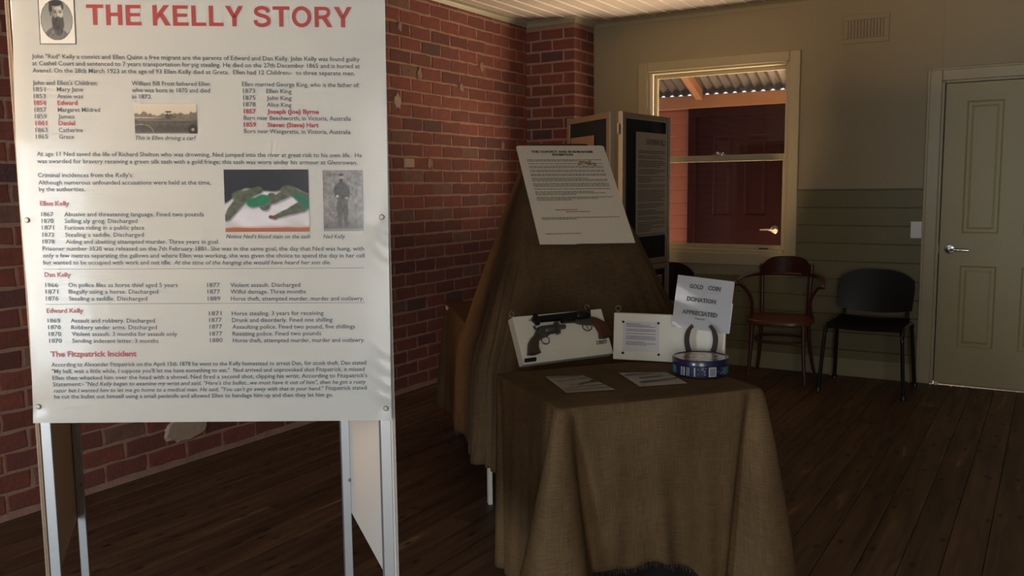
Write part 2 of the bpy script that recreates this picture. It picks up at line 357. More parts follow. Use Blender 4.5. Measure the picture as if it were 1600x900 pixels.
SIGN_TEXT = [
    (0.1691, 0.9155, 0.5963, -0.0045, 'THE KELLY STORY', 'T'),
    (0.0423, 0.8416, 0.7391, -0.006, 'John "Red" Kelly a convict and Ellen Quinn a free migrant are the parents of Edward and Dan Kelly. John Kelly was found guilty', 'n'),
    (0.0427, 0.8262, 0.739, -0.0062, 'at Cashel Court and sentenced to 7 years transportation for pig stealing. He died on the 27th December 1865 and is buried at', 'n'),
    (0.0424, 0.8103, 0.7279, -0.0063, 'Avenel. On the 28th March 1923 at the age of 93 Ellen Kelly died at Greta.  Ellen had 12 Children:-  to three separate men.', 'n'),
    (0.0409, 0.7829, 0.1466, -0.0011, "John and Ellen's Children:", 'n'),
    (0.0419, 0.768, 0.027, 0.0, '1851', 'n'),
    (0.0948, 0.7681, 0.0587, -0.0003, 'Mary Jane', 'n'),
    (0.0418, 0.7526, 0.027, 0.0, '1853', 'n'),
    (0.0947, 0.7526, 0.058, -0.0003, 'Annie was', 'n'),
    (0.0419, 0.7377, 0.0271, -0.0, '1854', 'R'),
    (0.0947, 0.7377, 0.0446, -0.0003, 'Edward', 'R'),
    (0.0418, 0.7222, 0.0271, -0.0, '1857', 'n'),
    (0.0947, 0.7222, 0.0953, -0.0003, 'Margaret Mildred', 'n'),
    (0.0419, 0.7072, 0.0271, -0.0, '1859', 'n'),
    (0.0947, 0.7072, 0.0368, -0.0003, 'James', 'n'),
    (0.0419, 0.6922, 0.0271, -0.0, '1861', 'R'),
    (0.0947, 0.6922, 0.0372, -0.0003, 'Daniel', 'R'),
    (0.0419, 0.6767, 0.0271, -0.0, '1863', 'n'),
    (0.0946, 0.6766, 0.0545, -0.0003, 'Catherine', 'n'),
    (0.0419, 0.6617, 0.0272, -0.0, '1865', 'n'),
    (0.0946, 0.6616, 0.0341, -0.0003, 'Grace', 'n'),
    (0.2637, 0.7813, 0.1764, -0.0011, 'William Bill Frost fathered Ellen', 'n'),
    (0.2636, 0.7664, 0.1765, -0.0011, 'who was born in 1870 and died', 'n'),
    (0.2636, 0.752, 0.0445, -0.0006, 'in 1872.', 'n'),
    (0.2671, 0.6591, 0.1366, -0.0007, 'This is Ellen driving a car!', 'I'),
    (0.5131, 0.7797, 0.2666, -0.0022, 'Ellen married George King, who is the father of:', 'n'),
    (0.5144, 0.7647, 0.0279, 0.0, '1873', 'n'),
    (0.5678, 0.7642, 0.057, -0.0006, 'Ellen King', 'n'),
    (0.5145, 0.7492, 0.0279, 0.0, '1875', 'n'),
    (0.568, 0.7486, 0.0565, -0.0006, 'John King', 'n'),
    (0.5146, 0.7342, 0.0279, -0.0, '1878', 'n'),
    (0.5681, 0.7336, 0.0559, -0.0006, 'Alice King', 'n'),
    (0.5147, 0.7186, 0.028, -0.0, '1857', 'R'),
    (0.5683, 0.718, 0.1179, -0.0006, 'Joseph (Joe) Byrne', 'R'),
    (0.5143, 0.6885, 0.028, -0.0, '1859', 'R'),
    (0.568, 0.6879, 0.1169, -0.0007, 'Steven (Steve) Hart', 'R'),
    (0.5142, 0.7041, 0.2447, -0.0024, 'Born near Beechworth, in Victoria, Australia', 'n'),
    (0.5145, 0.674, 0.2433, -0.0025, 'Born near Wangaratta, in Victoria, Australia', 'n'),
    (0.0423, 0.6229, 0.7404, -0.0045, 'At age 11 Ned saved the life of Richard Shelton who was drowning, Ned jumped into the river at great risk to his own life.  He', 'n'),
    (0.042, 0.6066, 0.7297, -0.0046, 'was awarded for bravery receiving a green silk sash with a gold fringe; this sash was worn under his armour at Glenrowan.', 'n'),
    (0.042, 0.5746, 0.2163, -0.0004, "Criminal incidences from the Kelly's:", 'n'),
    (0.0423, 0.5577, 0.3929, -0.0008, 'Although numerous unfounded accusations were held at the time,', 'n'),
    (0.0427, 0.5425, 0.1047, -0.0002, 'by the authorities.', 'n'),
    (0.0433, 0.5098, 0.0664, -0.0002, 'Ellen Kelly', 'B'),
    (0.0449, 0.4851, 0.0274, -0.0001, '1867', 'n'),
    (0.0973, 0.4849, 0.3189, -0.0009, 'Abusive and threatening language. Fined two pounds', 'n'),
    (0.0449, 0.4698, 0.0274, -0.0001, '1870', 'n'),
    (0.0973, 0.4697, 0.1664, -0.0005, 'Selling sly grog. Discharged', 'n'),
    (0.0448, 0.4545, 0.0274, -0.0001, '1871', 'n'),
    (0.0973, 0.4543, 0.1816, -0.0006, 'Furious riding in a public place', 'n'),
    (0.0448, 0.438, 0.0274, -0.0001, '1872', 'n'),
    (0.0973, 0.4378, 0.1792, -0.0006, 'Stealing a saddle. Discharged', 'n'),
    (0.0447, 0.4221, 0.0275, -0.0001, '1878', 'n'),
    (0.0973, 0.4219, 0.3521, -0.0013, 'Aiding and abetting attempted murder. Three years in goal.', 'n'),
    (0.4657, 0.433, 0.1937, -0.0007, "Notice Ned's blood stain on the sash", 'I'),
    (0.6902, 0.4322, 0.0504, -0.0002, 'Ned Kelly', 'I'),
    (0.0437, 0.4061, 0.7397, -0.0028, 'Prisoner number 3520 was released on the 7th February 1881. She was in the same goal, the day that Ned was hung, with', 'n'),
    (0.044, 0.3901, 0.7402, -0.0029, 'only a few metres separating the gallows and where Ellen was working, she was given the choice to spend the day in her cell', 'n'),
    (0.0438, 0.3741, 0.2931, -0.0012, 'but wanted to be occupied with work and not idle.', 'n'),
    (0.3427, 0.3728, 0.3628, -0.0009, 'At the time of the hanging she would have heard her son die.', 'I'),
    (0.0452, 0.3455, 0.0598, -0.0003, 'Dan Kelly', 'B'),
    (0.0458, 0.3217, 0.0288, -0.0001, '1866', 'n'),
    (0.0986, 0.3215, 0.2516, -0.0012, 'On police files as horse thief aged 5 years', 'n'),
    (0.4182, 0.3199, 0.029, -0.0001, '1877', 'n'),
    (0.4715, 0.3197, 0.1621, -0.0002, 'Violent assault. Discharged', 'n'),
    (0.0456, 0.3062, 0.0288, -0.0001, '1871', 'n'),
    (0.0984, 0.3059, 0.2062, -0.001, 'Illegally using a horse. Discharged', 'n'),
    (0.4183, 0.3044, 0.029, -0.0001, '1877', 'n'),
    (0.4716, 0.3041, 0.1746, -0.0003, 'Wilful damage. Three months', 'n'),
    (0.0454, 0.2901, 0.0288, -0.0001, '1876', 'n'),
    (0.0983, 0.2898, 0.1803, -0.0009, 'Stealing a saddle. Discharged', 'n'),
    (0.4183, 0.2882, 0.029, -0.0001, '1889', 'n'),
    (0.4717, 0.2879, 0.309, -0.001, 'Horse theft, attempted murder, murder and outlawry.', 'n'),
    (0.0456, 0.2613, 0.0843, 0.0001, 'Edward Kelly', 'B'),
    (0.0468, 0.2385, 0.0289, -0.0002, '1869', 'n'),
    (0.0998, 0.2382, 0.1945, -0.0011, 'Assault and robbery. Discharged', 'n'),
    (0.0472, 0.2228, 0.0289, -0.0002, '1870', 'n'),
    (0.1003, 0.2225, 0.1981, -0.0012, 'Robbery under arms. Discharged', 'n'),
    (0.0476, 0.2072, 0.0289, -0.0002, '1870', 'n'),
    (0.1007, 0.2069, 0.2439, -0.0015, 'Violent assault. 3 months for assault only', 'n'),
    (0.048, 0.1909, 0.0289, -0.0002, '1870', 'n'),
    (0.1012, 0.1906, 0.1995, -0.0012, 'Sending indecent letter. 3 months', 'n'),
    (0.42, 0.2532, 0.0291, 0.0004, '1871', 'n'),
    (0.4729, 0.253, 0.2133, 0.0, 'Horse stealing. 3 years for receiving', 'n'),
    (0.4201, 0.2376, 0.0291, 0.0004, '1877', 'n'),
    (0.473, 0.2373, 0.2338, -0.0001, 'Drunk and disorderly. Fined one shilling', 'n'),
    (0.4202, 0.2219, 0.0292, 0.0004, '1877', 'n'),
    (0.4731, 0.2215, 0.286, -0.0005, 'Assaulting police. Fined two pound, five shillings', 'n'),
    (0.4202, 0.2055, 0.0292, 0.0004, '1877', 'n'),
    (0.4732, 0.2052, 0.2065, -0.0, 'Resisting police. Fined two pounds', 'n'),
    (0.4203, 0.1898, 0.0292, 0.0004, '1880', 'n'),
    (0.4733, 0.1894, 0.3079, -0.0007, 'Horse theft, attempted murder, murder and outlawry.', 'n'),
    (0.0491, 0.1582, 0.1992, -0.0001, 'The Fitzpatrick Incident', 'H'),
    (0.0503, 0.1346, 0.733, -0.0001, 'According to Alexander Fitzpatrick on the April 15th 1878 he went to the Kelly homestead to arrest Dan, for stock theft. Dan stated', 'n'),
    (0.0507, 0.1188, 0.7287, 0.0004, '"My hell, wait a little while, I suppose you\'ll let me have something to eat."  Ned arrived and unprovoked shot Fitzpatrick, it missed', 'n'),
    (0.051, 0.103, 0.7347, 0.0014, "Ellen then whacked him over the head with a shovel. Ned fired a second shot, clipping his wrist. According to Fitzpatrick's", 'n'),
    (0.0514, 0.0878, 0.0725, 0.0007, 'Statement:-', 'n'),
    (0.1281, 0.0884, 0.6544, 0.0007, '"Ned Kelly began to examine my wrist and said, "Here\'s the bullet...we must have it out of him", then he got a rusty', 'I'),
    (0.0525, 0.0731, 0.6303, 0.0008, 'razor but I wanted him to let me go home to a medical man. He said, "You can\'t go away with that in your hand."', 'I'),
    (0.6876, 0.0744, 0.0958, 0.0005, 'Fitzpatrick stated', 'n'),
    (0.0529, 0.0585, 0.6518, -0.0001, 'he cut the bullet out himself using a small penknife and allowed Ellen to bandage him up and then they let him go.', 'n'),
]
GUNS = {
    'barrel1': [(0.074, 0.1692), (0.0807, 0.1714), (0.0852, 0.1834), (0.0985, 0.1813), (0.0967, 0.1708), (0.2162, 0.1729), (0.314, 0.1769), (0.3295, 0.1827), (0.3371, 0.1804), (0.3289, 0.1481), (0.3232, 0.1423), (0.2599, 0.1426), (0.2525, 0.1341), (0.1981, 0.137), (0.194, 0.147), (0.1024, 0.148), (0.0958, 0.1383), (0.0858, 0.1393), (0.0782, 0.1524), (0.0713, 0.1571)],
    'rod1': [(0.0567, 0.1609), (0.074, 0.1614), (0.073, 0.1582), (0.056, 0.1585)],
    'frame1': [(0.2559, 0.1455), (0.3325, 0.1486), (0.3435, 0.1362), (0.3424, 0.1163), (0.3113, 0.1193), (0.2742, 0.1257), (0.2527, 0.1349)],
    'grip1': [(0.3301, 0.1489), (0.3574, 0.1413), (0.3826, 0.1262), (0.3993, 0.099), (0.4029, 0.0644), (0.3748, 0.0595), (0.3483, 0.0621), (0.3531, 0.0864), (0.3446, 0.1106), (0.3329, 0.1223)],
    'grip2': [(0.0713, 0.1065), (0.0839, 0.1065), (0.0931, 0.0862), (0.0748, 0.0764), (0.0667, 0.0525), (0.0705, 0.0314), (0.0452, 0.0275), (0.0176, 0.031), (0.032, 0.0726), (0.0483, 0.0915)],
    'frame2': [(0.0685, 0.108), (0.0873, 0.1288), (0.1044, 0.1313), (0.1614, 0.1334), (0.1596, 0.1086), (0.1208, 0.0925), (0.1004, 0.0871), (0.0815, 0.0832), (0.0718, 0.0974)],
    'hammer2': [(0.0685, 0.1356), (0.0746, 0.1375), (0.0794, 0.1255), (0.0867, 0.1268), (0.0798, 0.1193), (0.072, 0.1241)],
    'stub2': [(0.1637, 0.1332), (0.2073, 0.1278), (0.2056, 0.1142), (0.1613, 0.1143)],
    'collar2': [(0.1641, 0.1423), (0.1773, 0.1419), (0.1789, 0.1159), (0.1737, 0.0956), (0.1619, 0.0959), (0.1589, 0.1095)],
    'br1': [(0.3361, 0.0548), (0.3827, 0.0557), (0.38, 0.0418), (0.3345, 0.0414)],
    'br2': [(0.0055, 0.0212), (0.055, 0.0215), (0.051, 0.0067), (0.002, 0.0068)],
}
# ---------------------------------------------------------------- room shell
XL, YB, XR, YR, HC = -3.70, 6.625, 2.40, -2.40, 2.69
floor = struct(box('floor', (XL-0.2, XR+0.2, YR-0.2, YB+0.15, -0.12, -0.022), M_SUB))
FB = {}
def floorboard(x, y0, y1):
    key = round(y1-y0, 1)
    if key not in FB:
        bm = bmesh.new(); L = key; w = 0.1305
        pr = [(0.0008, -0.02), (w-0.0008, -0.02), (w-0.0008, -0.0018), (w-0.0028, 0), (0.0028, 0), (0.0008, -0.0018)]
        A = [bm.verts.new((a, 0.0006, b)) for a, b in pr]; B = [bm.verts.new((a, L-0.0006, b)) for a, b in pr]
        for i in range(6): bm.faces.new((A[i], A[(i+1) % 6], B[(i+1) % 6], B[i]))
        bm.faces.new(A); bm.faces.new(B)
        bmesh.ops.recalc_face_normals(bm, faces=bm.faces)
        me = bpy.data.meshes.new('floorboard'); bm.to_mesh(me); bm.free(); me.materials.append(M_FLOOR); FB[key] = me
    o = link('floorboard', FB[key], floor); o.location = (x, y0, 0)
x = XL+0.004
while x < XR-0.06:
    y = YR+0.02
    first = True
    while y < YB-0.05:
        L = rng.choice([2.4, 3.0, 3.6, 1.8, 4.2]) if not first else rng.choice([2.0, 2.9, 3.5, 4.4])
        first = False
        e = min(y+L, YB-0.01)
        if YB-e < 0.6: e = YB-0.01
        e = y+round(e-y, 1)
        if e > YB: e -= 0.1
        floorboard(x, y, e); y = e
    x += 0.131

ceiling = struct(box('ceiling', (XL-0.2, XR+0.2, YR-0.2, YB+0.15, HC+0.014, HC+0.12), M_MORTAR))
bm = bmesh.new(); quadbox(bm, 0.0, 0.113, 0, YB-YR-0.004, 0, 0.012); bmesh.ops.recalc_face_normals(bm, faces=bm.faces)
me_cb = bpy.data.meshes.new('ceiling_board'); bm.to_mesh(me_cb); bm.free(); me_cb.materials.append(M_CEIL)
bm = bmesh.new(); quadbox(bm, 0.1125, 0.1225, 0, YB-YR-0.004, -0.0045, 0.012); bmesh.ops.recalc_face_normals(bm, faces=bm.faces)  # raised strip and paler tone stand in for light along the grooves
me_bd = bpy.data.meshes.new('board_bead'); bm.to_mesh(me_bd); bm.free(); me_bd.materials.append(M_LITBEAD)
x = XL+0.002
while x < XR-0.12:
    o = link('ceiling_board', me_cb, ceiling); o.location = (x, YR+0.002, HC); b = link('board_bead', me_bd, o); x += 0.1225

# --- left wall: mortar bed with bricks proud of it
wall_left = struct(box('wall_left', (XL-0.22, XL-0.0005, YR-0.2, YB+0.15, 0, HC), M_MORTAR))
COURSE, PH = 0.0865, 0.0285
BTINT = [(0.286,0.072,0.044),(0.265,0.065,0.041),(0.318,0.079,0.048),(0.233,0.061,0.044),(0.339,0.088,0.051),(0.201,0.056,0.044),(0.276,0.074,0.049),(0.244,0.065,0.044)]
BDARK = [(0.13,0.055,0.050),(0.10,0.048,0.046),(0.16,0.06,0.05)]; BPALE = [(0.28,0.15,0.10),(0.23,0.115,0.08)]
def brick_mesh(L, H, tint, seed, depth=0.016, side=False):
    r = random.Random(seed); bm = bmesh.new(); j = 0.0048
    P = []
    n1 = max(2, int(L/0.055))
    for i in range(n1): P.append((L*i/n1, 0))
    for i in range(2): P.append((L, H*i/2))
    for i in range(n1): P.append((L-L*i/n1, H))
    for i in range(2): P.append((0, H-H*i/2))
    P = [(p[0]+r.uniform(-j, j), p[1]+r.uniform(-j, j)*0.8) for p in P]
    n = len(P); c = (L/2, H/2); pr = r.uniform(-0.0015, 0.0025)
    A = [bm.verts.new((0.012, p[0], p[1])) for p in P]
    B = [bm.verts.new((-depth*0+0.0-0.0, p[0], p[1])) for p in P]
    for v in A: v.co.x = -0.008
    for v in B: v.co.x = 0.0008+pr*0.5
    Cc = [bm.verts.new((0.0032+pr*0.5+r.uniform(-0.0005, 0.0005), p[0]+(0.004 if p[0] < c[0] else -0.004), p[1]+(0.0035 if p[1] < c[1] else -0.0035))) for p in P]
    for a, b in ((A, B), (B, Cc)):
        for i in range(n): bm.faces.new((a[i], a[(i+1) % n], b[(i+1) % n], b[i]))
    bm.faces.new(Cc); bmesh.ops.recalc_face_normals(bm, faces=bm.faces)
    return bm
def brick_data(L, H, tint, seed):
    bm = brick_mesh(L, H, tint, seed); me = bpy.data.meshes.new('brick'); bm.to_mesh(me); bm.free()
    tinted(me, [tint]*len(me.vertices)); me.materials.append(M_BRICK); return me
LB, HB = 0.226, COURSE
VAR = []
for i in range(44):
    q = rng.random(); t = rng.choice(BTINT) if q < 0.80 else (rng.choice(BDARK) if q < 0.94 else rng.choice(BPALE))
    k = rng.uniform(0.66, 1.04); VAR.append(brick_data(LB-0.0135, HB-0.0145, tuple(c*k for c in t), 100+i))
def cam_px(p):
    v = Vector(p)-Vector((0, 0, EYE)); z = v.dot(fw)
    return 800+FPX*v.dot(r2)/z, 450-FPX*v.dot(u2)/z, z
cand = []
for k in range(-1, 31):
    z = PH+k*COURSE
    y = (4.775 if k % 2 else 4.89)-LB*30
    while y < 6.27:
        y1 = y+LB
        if y1 > 0.2 and z > -0.05 and z < 2.66:
            a = max(y, 0.0); b = min(y1, 6.29)
            if b-a > 0.03:
                sz = 0
                if (a+b)/2 > 1.9:
                    px, py, d = cam_px((XL, (a+b)/2, z+HB/2))
                    vis = (px > 595 and py < 700 and not (px > 690 and py > 462) and px < 835 and not (py > 235 and px > 835-0.42*(py-235))) or (px < 62) or (py > 645 and 95 < px < 515 and py < 800)
                    if vis and py > -25: sz = 1/d
                cand.append((sz, a, b, z, y, k))
        y = y1
cand.sort(key=lambda c: -c[0])
bmr = bmesh.new(); lay = bmr.verts.layers.float_color.new('tint')
for n_, (sz, a, b, z, y, k) in enumerate(cand):
    zz = max(z, 0.0)
    if abs(a-4.66) < 0.12 and 0.5 < 0 : pass
    full = abs((b-a)-LB) < 1e-4 and z >= 0
    if sz > 0 and n_ < 299:
        if full: o = link('brick', VAR[int(hsh(k, round(y*10))*44) % 44], wall_left)
        else: o = link('brick', brick_data(b-a-0.011, HB-0.0115-(zz-z), rng.choice(BTINT), n_), wall_left)
        o.location = (XL, a+0.0066, zz+0.007)
    else:
        q = rng.random(); t = rng.choice(BTINT) if q < 0.8 else rng.choice(BDARK+BPALE)
        if z < -0.04: continue
        b0 = brick_mesh(b-a-0.011, HB-0.0115-(zz-z), t, n_)
        mp = {}
        for v in b0.verts:
            nv = bmr.verts.new((v.co.x+XL, v.co.y+a+0.0055, v.co.z+zz+0.0055)); nv[lay] = (*t, 1); mp[v] = nv
        for f in b0.faces: bmr.faces.new([mp[v] for v in f.verts])
        b0.free()
me = bpy.data.meshes.new('brickwork'); bmr.to_mesh(me); bmr.free(); me.materials.append(M_BRICK)
o = link('brickwork', me, wall_left); o['kind'] = 'stuff'
# plaster patch on one brick, and lumps of old mortar low on the wall
def blob(name, pts, th, material, parent):
    bm = bmesh.new(); n = len(pts)
    A = [bm.verts.new((XL, p[0], p[1])) for p in pts]; cy = sum(p[0] for p in pts)/n; cz = sum(p[1] for p in pts)/n
    B = [bm.verts.new((XL+th, cy+(p[0]-cy)*0.88, cz+(p[1]-cz)*0.85)) for p in pts]
    for i in range(n): bm.faces.new((A[i], A[(i+1) % n], B[(i+1) % n], B[i]))
    bm.faces.new(B); return obj(name, bm, material, parent)
M_PATCH = mat('old_cream_plaster', (0.50, 0.36, 0.25), 0.9, noise=(40, 0.5, (1, 1, 1), (0.40, 0.27, 0.18)), bump=(80, 0.5, 0.003))
tag(blob('plaster_patch', [(4.665, 1.512), (4.78, 1.515), (4.782, 1.575), (4.668, 1.578)], 0.013, M_PATCH, wall_left), 'pale cream rectangular plaster patch')
pp = []
for i in range(22):
    a = 2*math.pi*i/22; pp.append((2.86+0.115*math.cos(a)*(1+0.25*hsh(i, 3)), 0.185+0.062*math.sin(a)*(1+0.35*hsh(i, 9))))
tag(blob('plaster_patch', pp, 0.014, M_PATCH, wall_left), 'rough pale mortar lump low on the brickwork')
for (y, z, s) in ((4.86, 2.14, 1), (5.35, 2.09, 0.8), (4.62, 1.94, 1.2), (5.9, 1.7, 0.8), (4.95, 1.55, 0.9), (5.62, 2.26, 0.9), (4.66, 2.42, 0.7)):
    pp = [(y+0.03*s*math.cos(a)*(0.7+0.6*hsh(a, y)), z+0.045*s*math.sin(a)*(0.7+0.6*hsh(a, z))) for a in [2*math.pi*i/12 for i in range(12)]]
    blob('mortar_smear', pp, 0.011, M_PATCH if s > 1.1 else M_MORTAR, wall_left)

# --- brick pier in the corner
PX, PY = -3.262, 6.28
wall_pier = struct(box('wall_pier', (XL-0.004, PX-0.001, PY+0.001, YB, 0, HC), M_MORTAR), 'brick pier projecting in the corner beside the back wall')
def pier_box(x0, x1, y0, y1, z0, z1, i):
    bm = bmesh.new(); e = 0.004; r = random.Random(i)
    quadbox(bm, x0, x1, y0, y1, z0, z1)
    for v in bm.verts: v.co += Vector((r.uniform(-1, 1), r.uniform(-1, 1), r.uniform(-1, 1)))*0.0022
    bmesh.ops.bevel(bm, geom=list(bm.edges), offset=e, segments=1, affect='EDGES'); bmesh.ops.recalc_face_normals(bm, faces=bm.faces)
    me = bpy.data.meshes.new('brick'); bm.to_mesh(me); bm.free()
    t = r.choice(BTINT+BDARK[:1]); k_ = r.uniform(0.62, 0.92); tinted(me, [tuple(c*k_ for c in t)]*len(me.vertices)); me.materials.append(M_BRICK); link('brick', me, wall_pier)
g = 0.0062
for k in range(0, 31):
    z0 = PH+k*COURSE-COURSE*0; z0 = PH+(k-1)*COURSE; z1 = z0+COURSE-0.0135
    if z0 < 0: z0 = 0.0
    if z1 > 2.67 or z1-z0 < 0.02: continue
    f0 = PY-0.002; s1 = PX+0.002
    if k % 2 == 0:
        segs = [(XL+0.0, XL+0.13, f0, f0+0.09), (XL+0.13+2*g, XL+0.335, f0, f0+0.09), (XL+0.335+2*g, s1, f0, f0+0.215)]; side = [(f0+0.226, YB-0.004)]
    else:
        segs = [(XL+0.0, XL+0.04, f0, f0+0.09), (XL+0.04+2*g, XL+0.235, f0, f0+0.09), (XL+0.235+2*g, s1, f0, f0+0.105)]; side = [(f0+0.116, YB-0.004)]
    for j, s in enumerate(segs): pier_box(*s, z0, z1, k*10+j)
    for j, s in enumerate(side): pier_box(PX-0.09, s1, s[0], s[1], z0, z1, k*10+7+j)

# --- back wall with window and door openings
WX0, WX1, WZ0, WZ1 = -2.80, -1.672, 0.865, 2.275
DX0, DX1, DZ1 = -0.675, 0.18, 2.045
bm = bmesh.new()
quadbox(bm, XL-0.2, WX0, YB, YB+0.13, 0, HC); quadbox(bm, WX0, WX1, YB, YB+0.13, 0, WZ0); quadbox(bm, WX0, WX1, YB, YB+0.13, WZ1, HC)
quadbox(bm, WX1, DX0, YB, YB+0.13, 0, HC); quadbox(bm, DX0, DX1, YB, YB+0.13, DZ1, HC); quadbox(bm, DX0, DX1, YB+0.11, YB+0.13, 0, DZ1); quadbox(bm, DX1, XR+0.2, YB, YB+0.13, 0, HC)
wall_back = struct(obj('wall_back', bm, M_CREAM))
def dado(x0, x1, z0, z1):
    bm = bmesh.new()
    pr = [(YB, z0+0.001), (YB-0.013, z0+0.001), (YB-0.016, z0+0.006), (YB-0.016, z1-0.006), (YB-0.013, z1-0.001), (YB, z1-0.001)]
    A = [bm.verts.new((x0, a, b)) for a, b in pr]; B = [bm.verts.new((x1, a, b)) for a, b in pr]
    for i in range(6): bm.faces.new((A[i], A[(i+1) % 6], B[(i+1) % 6], B[i]))
    bm.faces.new(A); bm.faces.new(B); obj('dado_board', bm, M_GREEN, wall_back)
DT = 1.336; n_ = 0
z = DT
while z > 0.13:
    z0 = max(z-0.1275, 0.12)
    if z0 < 0.79 and z > 0.80: dado(PX, -2.86, z0, z); dado(-1.612, -0.765, z0, z)
    elif z > 0.80: dado(PX, -2.86, z0, z); dado(-1.612, -0.765, z0, z)
    else: dado(PX, -0.765, z0, z)
    z = z0
box('dado_cap', (-1.612, -0.765, YB-0.02, YB, DT, DT+0.008), M_GREEN, wall_back)
box('sheet_joint_cover', (-0.702, -0.69, YB-0.004, YB, 2.14, 2.65), M_CREAM, wall_back)
struct(box('baseboard_back', (PX, -0.765, YB-0.022, YB, 0, 0.128), mat('pale_olive_skirting_paint', (0.27, 0.235, 0.125), 0.5), bevel=0.004))
struct(box('baseboard_right', (XR-0.02, XR, YR, YB, 0, 0.128), M_GREEN))
struct(box('wall_right', (XR, XR+0.15, YR-0.2, YB+0.15, 0, HC), M_CREAM))
bm = bmesh.new(); quadbox(bm, XL-0.2, -3.5, YR-0.15, YR, 0, HC); quadbox(bm, -2.85, -2.15, YR-0.15, YR, 0, HC); quadbox(bm, -1.35, 0.45, YR-0.15, YR, 0, HC); quadbox(bm, 2.05, XR+0.2, YR-0.15, YR, 0, HC)
for a_, b_ in ((-3.5, -2.85), (-2.15, -1.35), (0.45, 2.05)): quadbox(bm, a_, b_, YR-0.15, YR, 2.25, HC)
struct(obj('wall_front', bm, M_CREAM))
# cornice
def cornice(name, path):
    prof = [(0.0, 0.0), (0.006, 0.0), (0.010, 0.008), (0.014, 0.020), (0.024, 0.032), (0.036, 0.038), (0.040, 0.0445), (0.0, 0.0445)]
    bm = bmesh.new(); rings = []
    for (x, y, dx, dy) in path: rings.append([bm.verts.new((x+dx*a, y+dy*a, HC-0.045+b)) for a, b in prof])
    for A, B in zip(rings, rings[1:]):
        for i in range(len(prof)): bm.faces.new((A[i], A[(i+1) % len(prof)], B[(i+1) % len(prof)], B[i]))
    bm.faces.new(rings[0]); bm.faces.new(rings[-1]); return struct(obj(name, bm, M_TRIM, smooth=True))
fx = XL+0.006
cornice('trim_1', [(fx, YR, 1, 0), (fx, PY, 1, -1), (PX+0.004, PY-0.002, 1, -1), (PX+0.004, YB, 1, -1), (XR, YB, -1, -1), (XR, YR, -1, 0)])
# --- window
window = struct(bpy.data.objects.new('window_1', None)); COL.objects.link(window)
A0 = YB-0.022
def arch(name, dims, parent, material=M_TRIM):
    return box(name, dims, material, parent, bevel=0.006)
arch('architrave', (-2.865, -2.788, A0, YB, 0.78, 2.335), window); arch('architrave', (-1.690, -1.612, A0, YB, 0.78, 2.335), window)
arch('architrave', (-2.788, -1.690, A0, YB, 2.262, 2.335), window); arch('architrave', (-2.865, -1.612, A0-0.012, YB, 0.775, 0.868), window)
for dims in ((-2.80, -2.765, YB-0.004, YB+0.13, WZ0, WZ1), (-1.707, -1.672, YB-0.004, YB+0.13, WZ0, WZ1), (-2.765, -1.707, YB-0.004, YB+0.13, 2.245, WZ1), (-2.765, -1.707, YB-0.02, YB+0.15, WZ0-0.01, 0.893)):
    arch('window_frame', dims, window)
box('beading', (-2.765, -2.752, YB+0.012, YB+0.03, 0.893, 2.245), M_LITBEAD, window); box('beading', (-1.720, -1.707, YB+0.012, YB+0.03, 0.893, 2.245), M_TRIM, window)  # left bead paler: outside light falling on it is painted into the colour
bm = bmesh.new(); y0, y1 = YB+0.035, YB+0.065
for d in ((-2.765, -2.735, 0.893, 1.605), (-1.737, -1.707, 0.893, 1.605), (-2.735, -1.737, 0.893, 0.925), (-2.735, -1.737, 1.557, 1.605)): quadbox(bm, d[0], d[1], y0, y1, d[2], d[3])
sash = obj('lower_sash', bm, M_TRIM, window, bevel=0.003)
box('glass_pane', (-2.735, -1.737, y0+0.013, y0+0.017, 0.925, 1.557), M_GLASS, sash)
bm = bmesh.new(); y0, y1 = YB+0.068, YB+0.098
for d in ((-2.765, -2.737, 1.565, 2.245), (-1.735, -1.707, 1.565, 2.245), (-2.737, -1.735, 2.215, 2.245), (-2.737, -1.735, 1.565, 1.597)): quadbox(bm, d[0], d[1], y0, y1, d[2], d[3])
sash2 = obj('upper_sash', bm, M_TRIM, window, bevel=0.003)
box('glass_pane', (-2.737, -1.735, y0+0.013, y0+0.017, 1.597, 2.215), M_GLASS, sash2)
bm = bmesh.new(); quadbox(bm, -2.27, -2.20, YB+0.034, YB+0.066, 1.605, 1.612); lathe(bm, [(0.013, 0), (0.013, 0.012), (0.008, 0.018)], 14, Matrix.Translation((-2.235, YB+0.05, 1.612))); quadbox(bm, -2.235, -2.19, YB+0.043, YB+0.055, 1.616, 1.626)
obj('sash_lock', bm, M_CHROME, sash)
bm = bmesh.new(); quadbox(bm, -1.89, -1.82, YB+0.008, YB+0.035, 0.897, 0.905); quadbox(bm, -1.88, -1.83, YB+0.012, YB+0.018, 0.89, 0.897); obj('sash_lift', bm, M_CHROME, sash)
